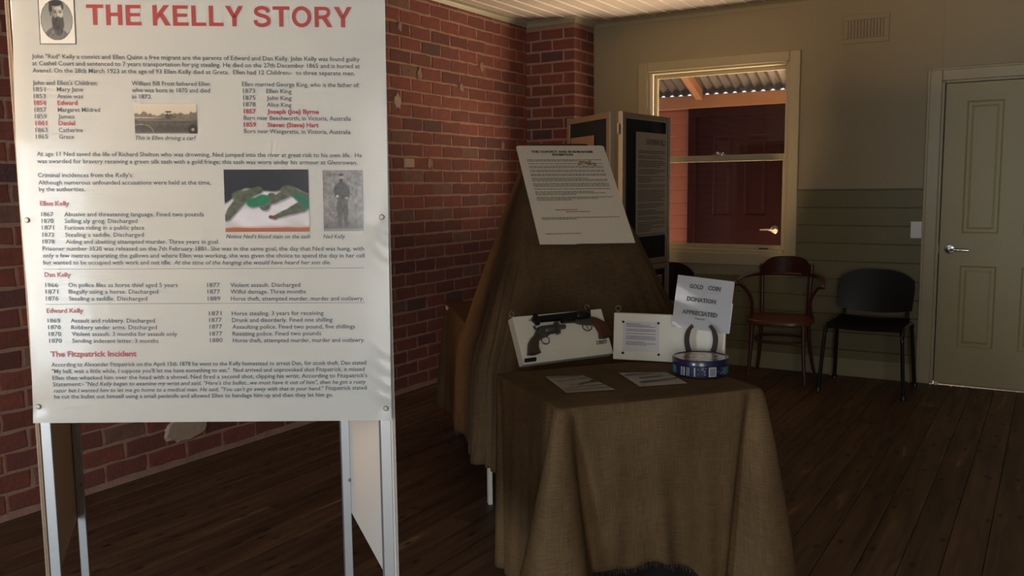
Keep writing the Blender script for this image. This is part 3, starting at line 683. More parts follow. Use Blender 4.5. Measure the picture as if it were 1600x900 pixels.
# --- inside door
door = struct(bpy.data.objects.new('door_1', None)); COL.objects.link(door)
for dims in ((-0.765, -0.685, A0, YB, 0, 2.125), (-0.685, 0.19, A0, YB, 2.050, 2.125), (0.19, 0.27, A0, YB, 0, 2.125)): arch('architrave', dims, door)
for dims in ((-0.775, -0.756, A0-0.006, YB, 0, 2.135), (-0.756, 0.28, A0-0.006, YB, 2.118, 2.135)): arch('architrave_edge', dims, door)
for dims in ((-0.690, -0.668, YB-0.004, YB+0.10, 0, 2.05), (-0.668, 0.175, YB-0.004, YB+0.10, 2.034, 2.055), (0.170, 0.192, YB-0.004, YB+0.10, 0, 2.05)): arch('door_jamb', dims, door)
LF = YB+0.002
cols_ = [(-0.54, -0.31), (-0.18, 0.045)]; rows_ = [(0.262, 0.83), (1.034, 1.918)]
bm = bmesh.new()
for a, b in ((-0.662, -0.54), (-0.31, -0.18), (0.045, 0.165)): quadbox(bm, a, b, LF, LF+0.035, 0.012, 2.03)
for c0, c1 in cols_:
    for a, b in ((0.012, 0.262), (0.83, 1.034), (1.918, 2.03)): quadbox(bm, c0, c1, LF, LF+0.035, a, b)
leaf = obj('door_leaf', bm, M_DOOR, door)
def panel(x0, x1, z0, z1, F, parent, material):
    bm = bmesh.new(); R = []
    for ins, dy in ((0, 0), (0.006, 0.0), (0.018, 0.008), (0.034, 0.008), (0.050, 0.003)):
        R.append([bm.verts.new(p) for p in ((x0+ins, F+dy, z0+ins), (x1-ins, F+dy, z0+ins), (x1-ins, F+dy, z1-ins), (x0+ins, F+dy, z1-ins))])
    for A, B in zip(R, R[1:]):
        for i in range(4): bm.faces.new((A[i], A[(i+1) % 4], B[(i+1) % 4], B[i]))
    bm.faces.new(R[-1])
    bk = [bm.verts.new(v.co+Vector((0, 0.02, 0))) for v in R[0]]
    for i in range(4): bm.faces.new((R[0][i], bk[i], bk[(i+1) % 4], R[0][(i+1) % 4]))
    bm.faces.new(bk); return obj('door_panel', bm, material, parent)
for c0, c1 in cols_:
    for a, b in rows_: panel(c0, c1, a, b, LF, leaf, M_DOOR)
def lever(parent, x, y, z, s, material, sc=1.0):
    """lever handle pointing along s*x, mounted on a surface facing -y"""
    bm = bmesh.new(); mx = Matrix.Translation((x, y, z)) @ Matrix.Rotation(math.pi/2, 4, 'X')
    lathe(bm, [(0.033*sc, 0), (0.033*sc, 0.004), (0.028*sc, 0.010), (0.012*sc, 0.012), (0.011*sc, 0.045), (0.013*sc, 0.052), (0.0, 0.054)], 28, mx)
    o = obj('door_handle', bm, material, parent, smooth=True)
    bm = bmesh.new(); tube(bm, smooth_path([(x, y-0.046, z), (x+s*0.03, y-0.050, z), (x+s*0.075, y-0.048, z-0.002), (x+s*0.118, y-0.043, z-0.004)], 5), [0.0095]*8+[0.0085]*8, 10, flat=0.8)
    obj('door_handle', bm, material, parent, smooth=True)
lever(door, -0.60, LF, 0.932, 1, M_CHROME)
box('latch_plate', (-0.670, -0.6655, LF-0.006, LF+0.01, 0.90, 0.96), M_STEEL, door)
bm = bmesh.new(); quadbox(bm, -0.655, 0.165, LF-0.014, LF, 0.006, 0.014); obj('draught_strip', bm, M_TRIM, door)
bm = bmesh.new(); lathe(bm, [(0.0, 0), (0.012, 0.002), (0.015, 0.012), (0.010, 0.024), (0.0, 0.028)], 12, Matrix.Translation((-0.645, LF-0.03, 0.0))); obj('door_stop', bm, M_WHITE, door, smooth=True)
# --- light switch, vent
sw = thing('light_switch', 'small white light switch on the olive boards beside the cream door', 'light switch', Matrix.Translation((-0.808, YB-0.016, 1.06)))
bm = bmesh.new(); prism(bm, [(-0.036, -0.057), (0.036, -0.057), (0.036, 0.057), (-0.036, 0.057)], -0.009, 0, 0.003); obj('plate', bm, M_WHITE, sw)
bm = bmesh.new(); quadbox(bm, -0.007, 0.007, -0.013, -0.008, -0.012, 0.010); obj('rocker', bm, M_WHITE, sw, bevel=0.001)
vent = thing('wall_vent', 'cream plaster wall vent with upright slots high on the back wall', 'vent', Matrix.Translation((-1.18, YB, 2.44)))
bm = bmesh.new(); T = []
W_, H_ = 0.152, 0.098
quadbox(bm, -W_, W_, -0.009, 0, -H_, -0.062); quadbox(bm, -W_, W_, -0.009, 0, 0.062, H_); quadbox(bm, -W_, -0.116, -0.009, 0, -0.062, 0.062); quadbox(bm, 0.116, W_, -0.009, 0, -0.062, 0.062)
obj('vent_frame', bm, M_CREAM, vent, bevel=0.003)
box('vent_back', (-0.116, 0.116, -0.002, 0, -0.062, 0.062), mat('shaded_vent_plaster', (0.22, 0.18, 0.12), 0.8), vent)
for i in range(11):
    xx = -0.116+0.232*(i+0.5)/11
    box('vent_bar', (xx-0.0065, xx+0.0065, -0.008, -0.002, -0.062, 0.062), M_CREAM, vent)
tag(obj('picture_screw', (lambda b: (lathe(b, [(0.0, 0), (0.008, 0.001), (0.006, 0.008), (0, 0.010)], 12, Matrix.Translation((-3.235, YB, 2.60)) @ Matrix.Rotation(math.pi/2, 4, 'X')), b)[1])(bmesh.new()), M_STEEL), 'tiny dark screw in the back wall below the cornice beside the pier', 'screw')

# ---------------------------------------------------------------- verandah outside the window
YO = 7.90
struct(box('trim_2', (-6.0, 3.0, YB+0.16, YO+0.3, -0.20, -0.10), mat('verandah_deck', (0.40, 0.30, 0.2), 0.8)), 'verandah deck outside the window')
struct(box('ground', (-25, 25, YB+0.3, 40, -0.4, -0.22), M_GROUND))
wall_outer = struct(box('wall_outer', (-6.0, -1.72, YO+0.02, YO+0.14, -0.1, 2.08), M_WB), 'timber wall across the verandah')
k = 0
z = 0.02
while z < 2.04:
    bm = bmesh.new()
    pr = [(YO+0.02, z), (YO-0.006, z), (YO-0.008, z+0.006), (YO+0.012, min(z+0.121, 2.06)), (YO+0.02, min(z+0.121, 2.06))]
    A = [bm.verts.new((-4.6, a, b)) for a, b in pr]; B = [bm.verts.new((-2.915, a, b)) for a, b in pr]
    for i in range(5): bm.faces.new((A[i], A[(i+1) % 5], B[(i+1) % 5], B[i]))
    bm.faces.new(A); bm.faces.new(B); obj('weatherboard', bm, M_WB, wall_outer); z += 0.1205
door2 = struct(bpy.data.objects.new('door_2', None)); COL.objects.link(door2)
bm = bmesh.new(); quadbox(bm, -2.915, -2.845, YO-0.035, YO+0.02, -0.1, 2.075); quadbox(bm, -2.845, -1.95, YO-0.035, YO+0.02, 2.00, 2.075); quadbox(bm, -2.045, -1.95, YO-0.035, YO+0.02, -0.1, 2.0); obj('door_frame', bm, M_MAROON, door2, bevel=0.004)
bm = bmesh.new(); F2 = YO-0.008
for a, b in ((-2.845, -2.69), (-2.505, -2.40), (-2.185, -2.045)): quadbox(bm, a, b, F2, F2+0.03, 0, 2.0)
for a, b in ((-2.69, -2.505), (-2.40, -2.185)):
    for c, d in ((0, 0.2), (0.83, 1.10), (1.83, 2.0)): quadbox(bm, a, b, F2, F2+0.03, c, d)
leaf2 = obj('door_leaf', bm, M_MAROON, door2)
for a, b in ((-2.69, -2.505), (-2.40, -2.185)):
    for c, d in ((0.2, 0.83), (1.10, 1.83)): panel(a, b, c, d, F2, leaf2, M_MAROON)
lever(door2, -2.115, F2, 0.985, -1, M_CHROME, 1.15)
struct(box('trim_3', (-6.0, 0.4, YO-0.07, YO+0.01, 2.075, 2.188), M_ORANGE, bevel=0.004), 'ochre painted beam above the maroon door')
roof = struct(bpy.data.objects.new('verandah_roof', None)); COL.objects.link(roof); roof.location = (0, 0, 0)
SL = 0.40
def zr(y): return 2.225+(YO-y)*SL
bm = bmesh.new(); X0, X1, pitch = -6.0, 0.4, 0.085; n = int((X1-X0)/pitch*8); ya, yb = YB+0.20, YO+0.06
rows = []
for y, off in ((ya, 0), (yb, 0), (yb, 0.002), (ya, 0.002)):
    rows.append([bm.verts.new((X0+pitch*i/8, y, zr(y)+off+0.015*math.cos(2*math.pi*i/8))) for i in range(n)])
for a, b in ((0, 1), (1, 2), (2, 3), (3, 0)):
    for i in range(n-1): bm.faces.new((rows[a][i], rows[a][i+1], rows[b][i+1], rows[b][i]))
obj('corrugated_sheet', bm, M_IRON, roof, smooth=True)
for x in (-4.70, -3.75, -2.80, -1.86, -0.90, 0.05):
    bm = bmesh.new(); quadbox(bm, x-0.030, x+0.030, 0, 1, 0, 1)
    for v in bm.verts:
        y = YB+0.2 if v.co.y < 0.5 else YO-0.07; v.co.z = zr(y)-0.016-(0.09 if v.co.z < 0.5 else 0); v.co.y = y
    obj('rafter', bm, M_ORANGE, roof)
# ---------------------------------------------------------------- big information board on its stand
sign_mx = frame_mx((-2.0279, 1.1439, 0.8336), 32.80, 1.0, -0.46)
board = thing('information_board', 'large glossy white printed board with big red heading on an aluminium stand', 'information board', Matrix.Translation((-2.0279, 1.1439, 0.0)) @ Matrix.Rotation(math.radians(32.8), 4, 'Z'))
rel = board.matrix_world.inverted() @ sign_mx
SW, SH = 0.841, 1.189
def ripple(u, v):
    d = 0.0
    for bx, bz in ((0.8279, 0.0284), (0.8257, 0.4811), (0.0145, 0.0392), (0.0054, 0.4764), (0.826, 0.93), (0.008, 0.93)):
        r = math.hypot(u-bx, v-bz); d += 0.0022*math.exp(-(r/0.022)**2)
    e = smst(0.785, 0.835, u)
    d -= e*(0.0035*math.exp(-((v-0.10)/0.06)**2)*(0.6+0.6*math.sin(v*170+u*90))+0.003*math.exp(-((v-0.43)/0.05)**2)*(0.7+0.6*math.sin(v*150+u*120)))
    e2 = smst(0.04, 0.0, u); d -= e2*0.0003*math.sin(v*40)
    return d
bm = bmesh.new(); nx, nz = 100, 150; F = []; 
for j in range(nz+1):
    F.append([bm.verts.new((SW*i/nx+0.004*math.sin(j/nz*9)*(1 if i in (0,) else 0), ripple(SW*i/nx, SH*j/nz), SH*j/nz)) for i in range(nx+1)])
for j in range(nz):
    for i in range(nx): bm.faces.new((F[j][i], F[j][i+1], F[j+1][i+1], F[j+1][i]))
bmesh.ops.solidify(bm, geom=list(bm.faces), thickness=0.003)
for v in bm.verts: v.co = v.co
sp = obj('sign_panel', bm, M_LAM, board, smooth=True); sp.matrix_local = rel
# sub-parts of the sign panel
for bx, bz in ((0.0145, 0.0392), (0.8279, 0.0284), (0.0054+0.006, 0.4764), (0.8257, 0.4811)):
    bm = bmesh.new(); lathe(bm, [(0.0065, 0.0), (0.0065, 0.002), (0.0045, 0.0045), (0.0, 0.005)], 16, Matrix.Translation((bx, 0.002, bz)) @ Matrix.Rotation(math.pi/2, 4, 'X')); obj('bolt', bm, M_STEEL, sp, smooth=True)
ST = {'n': (0.0098, 0.00010, 0), 'R': (0.0098, 0.00045, 0), 'B': (0.0102, 0.0004, 0), 'H': (0.0125, 0.0006, 0), 'I': (0.0094, 0.0001, 0.22), 'T': (0.0465, 0.0022, 0)}
groups = {'heading_text': [], 'red_text': [], 'body_text': [], 'caption_text': []}
for u, v, w, dz, s, st in SIGN_TEXT[1:]:
    cap, bold, sh = ST[st]
    groups['heading_text' if st in 'TBH' else 'red_text' if st == 'R' else 'caption_text' if st == 'I' else 'body_text'].append((u, v, w, dz, s, cap, bold, sh))
for k_, ls in groups.items():
    for l_ in ls: text_obj(k_, [l_], M_RED if k_ in ('heading_text', 'red_text') else M_INK, sp, -0.0011)
# the main heading in a plain bold grotesque, drawn stroke by stroke
def glyph_strip(bm, path, w, closed=False):
    P = [Vector(p) for p in path]; n = len(P); L = []; Rr = []
    for i, p in enumerate(P):
        a = P[i-1] if (i or closed) else P[i]; b = P[(i+1) % n] if (i < n-1 or closed) else P[i]
        t = (b-a).normalized(); nn = Vector((-t.y, t.x)); L.append(p+nn*w/2); Rr.append(p-nn*w/2)
    m = n if closed else n-1
    vl = [bm.verts.new((q.x, 0, q.y)) for q in L]; vr = [bm.verts.new((q.x, 0, q.y)) for q in Rr]
    for i in range(m): bm.faces.new((vl[i], vr[i], vr[(i+1) % n], vl[(i+1) % n]))
def glyph(ch):
    bm = bmesh.new(); w = 0.205
    def R(x0, x1, z0, z1): bm.faces.new([bm.verts.new(p) for p in ((x0, 0, z0), (x1, 0, z0), (x1, 0, z1), (x0, 0, z1))])
    def Q(*p): bm.faces.new([bm.verts.new((a, 0, b)) for a, b in p])
    if ch == 'T': R(0.0, 0.84, 0.83, 1.0); R(0.317, 0.522, 0, 0.83); W = 0.84
    elif ch == 'H': R(0.05, 0.255, 0, 1); R(0.64, 0.845, 0, 1); R(0.255, 0.64, 0.44, 0.61); W = 0.895
    elif ch == 'E': R(0.05, 0.255, 0, 1); R(0.255, 0.80, 0.83, 1); R(0.255, 0.76, 0.44, 0.60); R(0.255, 0.82, 0, 0.17); W = 0.845
    elif ch == 'L': R(0.05, 0.255, 0, 1); R(0.255, 0.77, 0, 0.17); W = 0.785
    elif ch == 'K': R(0.05, 0.255, 0, 1); Q((0.255, 0.28), (0.255, 0.56), (0.62, 1.0), (0.885, 1.0)); Q((0.37, 0.52), (0.665, 0.0), (0.93, 0.0), (0.515, 0.66)); W = 0.92
    elif ch == 'Y': R(0.347, 0.553, 0, 0.42); Q((0.347, 0.42), (0.553, 0.42), (0.24, 1.0), (0.0, 1.0)); Q((0.347, 0.42), (0.553, 0.42), (0.90, 1.0), (0.67, 1.0)); W = 0.90
    elif ch == 'O': glyph_strip(bm, [(0.52+0.392*math.cos(a), 0.5+0.425*math.sin(a)) for a in [2*math.pi*i/40 for i in range(40)]], 0.19, True); W = 1.04
    elif ch == 'S': glyph_strip(bm, [(p.x, p.y) for p in smooth_path([(0.76, 0.70, 0), (0.69, 0.85, 0), (0.44, 0.925, 0), (0.18, 0.84, 0), (0.16, 0.67, 0), (0.32, 0.57, 0), (0.58, 0.50, 0), (0.76, 0.38, 0), (0.75, 0.18, 0), (0.54, 0.075, 0), (0.30, 0.08, 0), (0.15, 0.17, 0), (0.115, 0.32, 0)], 5)], 0.185); W = 0.90
    elif ch == 'R':
        R(0.05, 0.255, 0, 1); glyph_strip(bm, [(0.255, 0.915), (0.56, 0.915), (0.68, 0.89), (0.755, 0.80), (0.76, 0.70), (0.71, 0.59), (0.60, 0.515), (0.42, 0.485), (0.255, 0.485)], 0.17); Q((0.42, 0.42), (0.70, 0.0), (0.945, 0.0), (0.66, 0.46)); W = 0.94
    else: W = 0.33
    return bm, W
u0_, v0_, w0_, dz0_ = SIGN_TEXT[0][:4]
word = 'THE KELLY STORY'; gl = [glyph(c) for c in word]; gap = 0.085; tot = sum(g_[1] for g_ in gl)+gap*(len(word)-1); K_ = 0.0452; xs = w0_/(tot*K_); x_ = u0_
for (g_, W) in gl:
    if len(g_.verts):
        for v in g_.verts: v.co = Vector((x_+v.co.x*K_*xs, -0.0011, v0_+v.co.z*K_+dz0_*(x_-u0_)/w0_))
        obj('heading_letter', g_, M_RED, sp, fix=False)
    x_ += (W+gap)*K_*xs
bm = bmesh.new()
for z_ in (0.3626, 0.2811): quadbox(bm, 0.044, 0.783, -0.0010, -0.0006, z_, z_+0.0008)
obj('rule_line', bm, M_INK, sp)
def f_port(u, v):
    e = math.hypot((u-0.49)/0.44, (v-0.53)/0.44)
    if u < 0.03 or u > 0.97 or v < 0.025 or v > 0.975: return (0.05, 0.05, 0.05)
    if e > 1: return (0.62, 0.63, 0.60)
    if e > 0.965: return (0.08, 0.08, 0.08)
    c = mixc((0.30, 0.31, 0.30), (0.19, 0.20, 0.19), v)
    top = 0.42-0.9*abs(u-0.46)**1.5
    c = mixc(c, tuple([0.09+0.07*vnoise(u*14, v*14)]*3), smst(0.0, 0.04, top-v))
    c = mixc(c, (0.25, 0.26, 0.25), 0.6*smst(0.03, 0.0, abs((v-0.10)-(u-0.2)*0.9))*smst(0.4, 0.3, v)*smst(0.45, 0.4, u))
    sh = smst(0.36, 0.66, u)                        # face lit from the right of the picture
    face = mixc((0.17, 0.17, 0.16), (0.42, 0.42, 0.39), sh)
    c = mixc(c, face, ell(u, v, 0.51, 0.655, 0.155, 0.185)); c = mixc(c, mixc(face, (0.5, 0.5, 0.47), 0.4), ell(u, v, 0.54, 0.77, 0.10, 0.05))
    c = mixc(c, (0.035, 0.035, 0.035), ell(u, v, 0.48, 0.90, 0.19, 0.075)); c = mixc(c, (0.045, 0.045, 0.045), ell(u, v, 0.335, 0.79, 0.05, 0.12)); c = mixc(c, (0.06, 0.06, 0.06), ell(u, v, 0.665, 0.82, 0.035, 0.07))
    c = mixc(c, (0.12, 0.12, 0.12), ell(u, v, 0.335, 0.66, 0.03, 0.05))
    for ex_, ey_ in ((0.45, 0.70), (0.595, 0.70)):
        c = mixc(c, (0.10, 0.10, 0.095), 0.75*ell(u, v, ex_, ey_, 0.05, 0.026)); c = mixc(c, (0.03, 0.03, 0.03), ell(u, v, ex_+0.005, ey_-0.004, 0.018, 0.012)); c = mixc(c, (0.05, 0.05, 0.05), 0.85*ell(u, v, ex_, ey_+0.038, 0.06, 0.011))
    c = mixc(c, (0.20, 0.20, 0.185), 0.8*ell(u, v, 0.51, 0.645, 0.022, 0.055)); c = mixc(c, (0.5, 0.5, 0.47), 0.6*ell(u, v, 0.54, 0.645, 0.014, 0.045)); c = mixc(c, (0.08, 0.08, 0.08), 0.8*ell(u, v, 0.53, 0.592, 0.045, 0.012))
    bd = tuple([0.035+0.06*vnoise(u*46, v*11)]*3)
    c = mixc(c, bd, ell(u, v, 0.53, 0.43, 0.165, 0.165)); c = mixc(c, bd, ell(u, v, 0.53, 0.565, 0.095, 0.02)); c = mixc(c, bd, ell(u, v, 0.40, 0.52, 0.045, 0.09)); c = mixc(c, bd, ell(u, v, 0.65, 0.52, 0.035, 0.08)); c = mixc(c, bd, ell(u, v, 0.53, 0.30, 0.12, 0.10))
    c = mixc(c, (0.22, 0.16, 0.15), 0.7*ell(u, v, 0.535, 0.545, 0.03, 0.007))
    return c
def f_car(u, v):
    sky = mixc((0.42, 0.37, 0.29), (0.52, 0.47, 0.38), v)
    c = sky; tree = 0.60+0.14*vnoise(u*13, 3)+0.08*vnoise(u*31, 7)
    c = mixc(c, tuple(x*(0.7+0.6*vnoise(u*40, v*30)) for x in (0.15, 0.125, 0.095)), smst(0.0, 0.05, tree-v))
    c = mixc(c, (0.46, 0.41, 0.33), 0.8*smst(0.035, 0.0, abs(v-0.55))*smst(0.5, 0.2, u))
    body = 0.52-0.05*abs(u-0.45)
    c = mixc(c, tuple(x*(0.75+0.5*vnoise(u*25, v*18, 2)) for x in (0.065, 0.053, 0.042)), smst(0.0, 0.04, body-v))
    c = mixc(c, (0.30, 0.26, 0.20), 0.7*smst(0.02, 0.0, abs(v-0.46))*smst(0.02, 0.08, u)*smst(0.98, 0.9, u))
    for k in (0.30, 0.36, 0.42): c = mixc(c, (0.20, 0.17, 0.13), 0.35*smst(0.015, 0.0, abs(v-k)))
    c = mixc(c, (0.40, 0.35, 0.28), 0.8*smst(0.04, 0.0, abs(math.hypot((u-0.10)/0.20, (v-0.02)/0.30)-1))*smst(0, 0.05, v))
    c = mixc(c, (0.36, 0.32, 0.25), 0.5*smst(0.06, 0.0, v)); c = mixc(c, (0.03, 0.025, 0.02), ell(u, v, 0.93, 0.14, 0.08, 0.17)); c = mixc(c, (0.30, 0.26, 0.2), ell(u, v, 0.93, 0.14, 0.025, 0.05))
    c = mixc(c, (0.06, 0.05, 0.04), ell(u, v, 0.55, 0.60, 0.06, 0.10)); c = mixc(c, (0.035, 0.03, 0.025), ell(u, v, 0.545, 0.745, 0.055, 0.03)); c = mixc(c, (0.36, 0.31, 0.25), ell(u, v, 0.555, 0.69, 0.02, 0.035)); c = mixc(c, (0.10, 0.08, 0.065), ell(u, v, 0.62, 0.57, 0.06, 0.05))
    return c
def f_sash(u, v):
    u += 0.012*(vnoise(u*9, v*9, 8)-0.5); v += 0.02*(vnoise(u*8, v*8, 9)-0.5)
    c = mixc((0.008, 0.010, 0.016), (0.02, 0.022, 0.03), v)
    top = 0.70+0.03*math.sin(u*9)-0.22*smst(0.28, 0.0, u)-0.08*smst(0.8, 1.0, u)
    f1 = 0.55+0.45*vnoise(u*5+v*6, v*9-u*3); cl = (0.50*f1+0.10, 0.51*f1+0.10, 0.58*f1+0.10)
    c = mixc(c, cl, smst(0.0, 0.06, top-v))
    c = mixc(c, (0.30, 0.10, 0.05), smst(0.085, 0.06, v)); c = mixc(c, (0.50, 0.34, 0.25), 0.8*smst(0.02, 0.0, abs(v-0.085)))
    n_ = vnoise(u*26, v*20); gr = (0.045+0.055*n_, 0.06+0.055*n_, 0.042+0.03*n_)
    def seg(x0, y0, x1, y1, w0, w1):
        dx, dy = x1-x0, y1-y0; t = min(1, max(0, ((u-x0)*dx+(v-y0)*dy)/(dx*dx+dy*dy))); w = w0*(1-t)+w1*t
        w *= 0.8+0.4*vnoise(u*11, v*11, 5); return smst(w*1.2, w*0.8, math.hypot(u-x0-dx*t, v-y0-dy*t))
    def s_(col, *a):
        nonlocal c
        d = seg(*[a[0]+0.01, a[1]-0.025, a[2]+0.01, a[3]-0.025, a[4], a[5]]); c = mixc(c, (0.12, 0.12, 0.15), 0.6*d); c = mixc(c, col, seg(*a))
    s_(gr, 0.03, 0.24, 0.20, 0.52, 0.05, 0.075); s_(gr, 0.18, 0.56, 0.40, 0.66, 0.085, 0.06); s_(gr, 0.47, 0.40, 0.56, 0.58, 0.06, 0.05); s_(gr, 0.56, 0.50, 0.80, 0.66, 0.055, 0.06)
    s_(gr, 0.58, 0.24, 0.90, 0.40, 0.035, 0.075); s_(gr, 0.74, 0.68, 0.98, 0.55, 0.07, 0.05)
    s_((0.012, 0.13+0.04*n_, 0.075), 0.32, 0.46, 0.46, 0.52, 0.075, 0.085); s_((0.012, 0.12, 0.07), 0.86, 0.58, 0.99, 0.46, 0.05, 0.07); s_((0.13, 0.035, 0.03), 0.54, 0.25, 0.60, 0.23, 0.03, 0.02)
    return c
def f_ned(u, v):
    br = 0.5+0.5*vnoise(u*7, v*16, 6)
    n = vnoise(u*12, v*14)*0.5+vnoise(u*30, v*36, 3)*0.5; c = tuple([(0.07+0.20*n)*(0.6+0.6*br)]*3)
    c = mixc(c, (0.04, 0.04, 0.04), 0.7*smst(0.30, 0.0, v)*ell(u, v, 0.5, 0.1, 0.6, 0.2))
    def blobs(col, *es):
        nonlocal c
        for e_ in es: c = mixc(c, tuple(x*(0.6+0.8*vnoise(u*18, v*24, 4)) for x in col), ell(u, v, *e_))
    dk = (0.045, 0.045, 0.048)
    blobs(dk, (0.47, 0.70, 0.15, 0.115), (0.33, 0.66, 0.055, 0.10), (0.62, 0.64, 0.055, 0.11), (0.46, 0.56, 0.12, 0.08)); blobs((0.06, 0.06, 0.06), (0.42, 0.36, 0.075, 0.22), (0.56, 0.35, 0.07, 0.21), (0.41, 0.12, 0.06, 0.06), (0.58, 0.12, 0.06, 0.06))
    blobs((0.28, 0.28, 0.27), (0.46, 0.875, 0.055, 0.045)); blobs((0.03, 0.03, 0.03), (0.46, 0.925, 0.065, 0.02), (0.46, 0.835, 0.05, 0.028)); blobs((0.33, 0.33, 0.32), (0.59, 0.545, 0.045, 0.02), (0.36, 0.575, 0.03, 0.02))
    c = mixc(c, (0.26, 0.26, 0.25), smst(0.06, 0.02, v)*0.7)
    return c
tag(picture('photo_print', 0.0623, 0.1436, 0.8724, 0.9700+0.0045, 64, 80, f_port, sp, -0.0011), 'oval grey portrait of a bearded man')
tag(picture('photo_print', 0.2670, 0.4084, 0.6729, 0.7388, 110, 50, f_car, sp, -0.0011), 'small sepia photograph of an open car')
tag(picture('photo_print', 0.4649, 0.6586, 0.4478, 0.5911, 130, 96, f_sash, sp, -0.0011), 'colour photograph of a green sash on a white cloth')
tag(picture('photo_print', 0.6914, 0.7830, 0.4488, 0.5892, 60, 90, f_ned, sp, -0.0011), 'grey photograph of a standing man by a stone wall')
# stand: two wings of aluminium posts with sheets on their outer sides
inv = board.matrix_world.inverted()
M_SHEETW = mat('white_display_sheet', (0.74, 0.72, 0.68), 0.55)
for side in (0, 1):
    base = Vector((-2.0279, 1.1439, 0)) + (Vector((0.8405, 0.5417, 0))*(0.003 if side == 0 else 0.812))
    wd = Vector((-0.789, 0.614, 0)); back = Vector((-0.5417, 0.8405, 0)); right = Vector((0.8405, 0.5417, 0))
    for q in (0, 1):
        o0 = base + back*0.024 + wd*(0.585*q)
        def post(z0, z1, name='post'):
            bm = bmesh.new(); w = 0.025
            P = [o0, o0+right*w, o0+right*w+wd*w, o0+wd*w]
            A = [bm.verts.new(inv @ Vector((p.x, p.y, z0))) for p in P]; B = [bm.verts.new(inv @ Vector((p.x, p.y, z1))) for p in P]
            for i in range(4): bm.faces.new((A[i], A[(i+1) % 4], B[(i+1) % 4], B[i]))
            bm.faces.new(A); bm.faces.new(B); return obj(name, bm, M_ALU, board, bevel=0.002)
        post(0.0, 2.0)
        bm = bmesh.new(); c = o0+right*0.0125+wd*0.0125
        lathe(bm, [(0.016, 0), (0.016, 0.012), (0.010, 0.02)], 12, inv @ Matrix.Translation((c.x, c.y, 0))); obj('foot', bm, M_BLACKPL, board)
        if q == 1:
            bm = bmesh.new(); c = o0 + right*(0.022 if side == 0 else 0.024)
            lathe(bm, [(0.006, -0.004), (0.006, 0.006), (0.0, 0.008)], 8, inv @ Matrix.Translation((c.x, c.y, 0.49)) @ Matrix.Rotation(math.pi/2, 4, 'Y')); obj('fixing_screw', bm, M_STEEL, board)
    out = -right*0.010 if side == 0 else right*0.026
    for nm, z0, z1 in (('side_panel', 0.385, 2.0),):
        bm = bmesh.new(); p0 = base+out+back*0.022; w = right*0.009
        P = [p0, p0+w, p0+w+wd*0.628, p0+wd*0.628]
        A = [bm.verts.new(inv @ Vector((p.x, p.y, z0))) for p in P]; B = [bm.verts.new(inv @ Vector((p.x, p.y, z1))) for p in P]
        for i in range(4): bm.faces.new((A[i], A[(i+1) % 4], B[(i+1) % 4], B[i]))
        bm.faces.new(A); bm.faces.new(B); obj(nm, bm, M_SHEETW if side else mat('shaded_display_sheet', (0.42, 0.27, 0.17), 0.6), board)  # left sheet browner: its warm shade is painted into the colour
    # edge strip running to the floor beside the front post, and the top rail
    bm = bmesh.new(); p0 = base+(-right*0.009 if side == 0 else right*0.0275)+back*0.022
    P = [p0, p0+right*0.007, p0+right*0.007+wd*0.02, p0+wd*0.02]
    A = [bm.verts.new(inv @ Vector((p.x, p.y, 0.05))) for p in P]; B = [bm.verts.new(inv @ Vector((p.x, p.y, 2.0))) for p in P]
    for i in range(4): bm.faces.new((A[i], A[(i+1) % 4], B[(i+1) % 4], B[i]))
    bm.faces.new(A); bm.faces.new(B); obj('edge_strip', bm, M_FOAM, board)

# ---------------------------------------------------------------- burlap covered display tables
def cloth_obj(name, rings, material, label, cat, cap=True, parent=None):
    """rings: closed loops from the top down; uv = arc length / depth in metres"""
    bm = bmesh.new(); uvl = bm.loops.layers.uv.new('UVMap'); n = len(rings[0])
    R = [[bm.verts.new(p) for p in r] for r in rings]
    per = [0.0]
    big = rings[-1]
    for i in range(n): per.append(per[-1]+(Vector(big[(i+1) % n])-Vector(big[i])).length)
    dep = [0.0]
    for a, b in zip(rings, rings[1:]): dep.append(dep[-1]+sum((Vector(a[i])-Vector(b[i])).length for i in range(0, n, 8))/(n/8))
    for j in range(len(R)-1):
        for i in range(n):
            f = bm.faces.new((R[j][i], R[j+1][i], R[j+1][(i+1) % n], R[j][(i+1) % n]))
            for lp, (ii, jj) in zip(f.loops, ((i, j), (i, j+1), (i+1, j+1), (i+1, j))):
                if abs(f.normal.z) > 2: pass
                lp[uvl].uv = (per[ii], dep[jj])
    if cap:
        f = bm.faces.new(R[0]);
        for lp in f.loops: lp[uvl].uv = (lp.vert.co.x, lp.vert.co.y)
    # flat top: planar uv
    bmesh.ops.recalc_face_normals(bm, faces=bm.faces)
    for f in bm.faces:
        if f.normal.z > 0.8:
            for lp in f.loops: lp[uvl].uv = (lp.vert.co.x, lp.vert.co.y)
    me = bpy.data.meshes.new(name); bm.to_mesh(me); bm.free()
    for p in me.polygons: p.use_smooth = True
    me.materials.append(material); o = link(name, me, parent)
    sd = o.modifiers.new('thickness', 'SOLIDIFY'); sd.thickness = 0.003; sd.offset = -1
    if label: tag(o, label, cat)
    return o
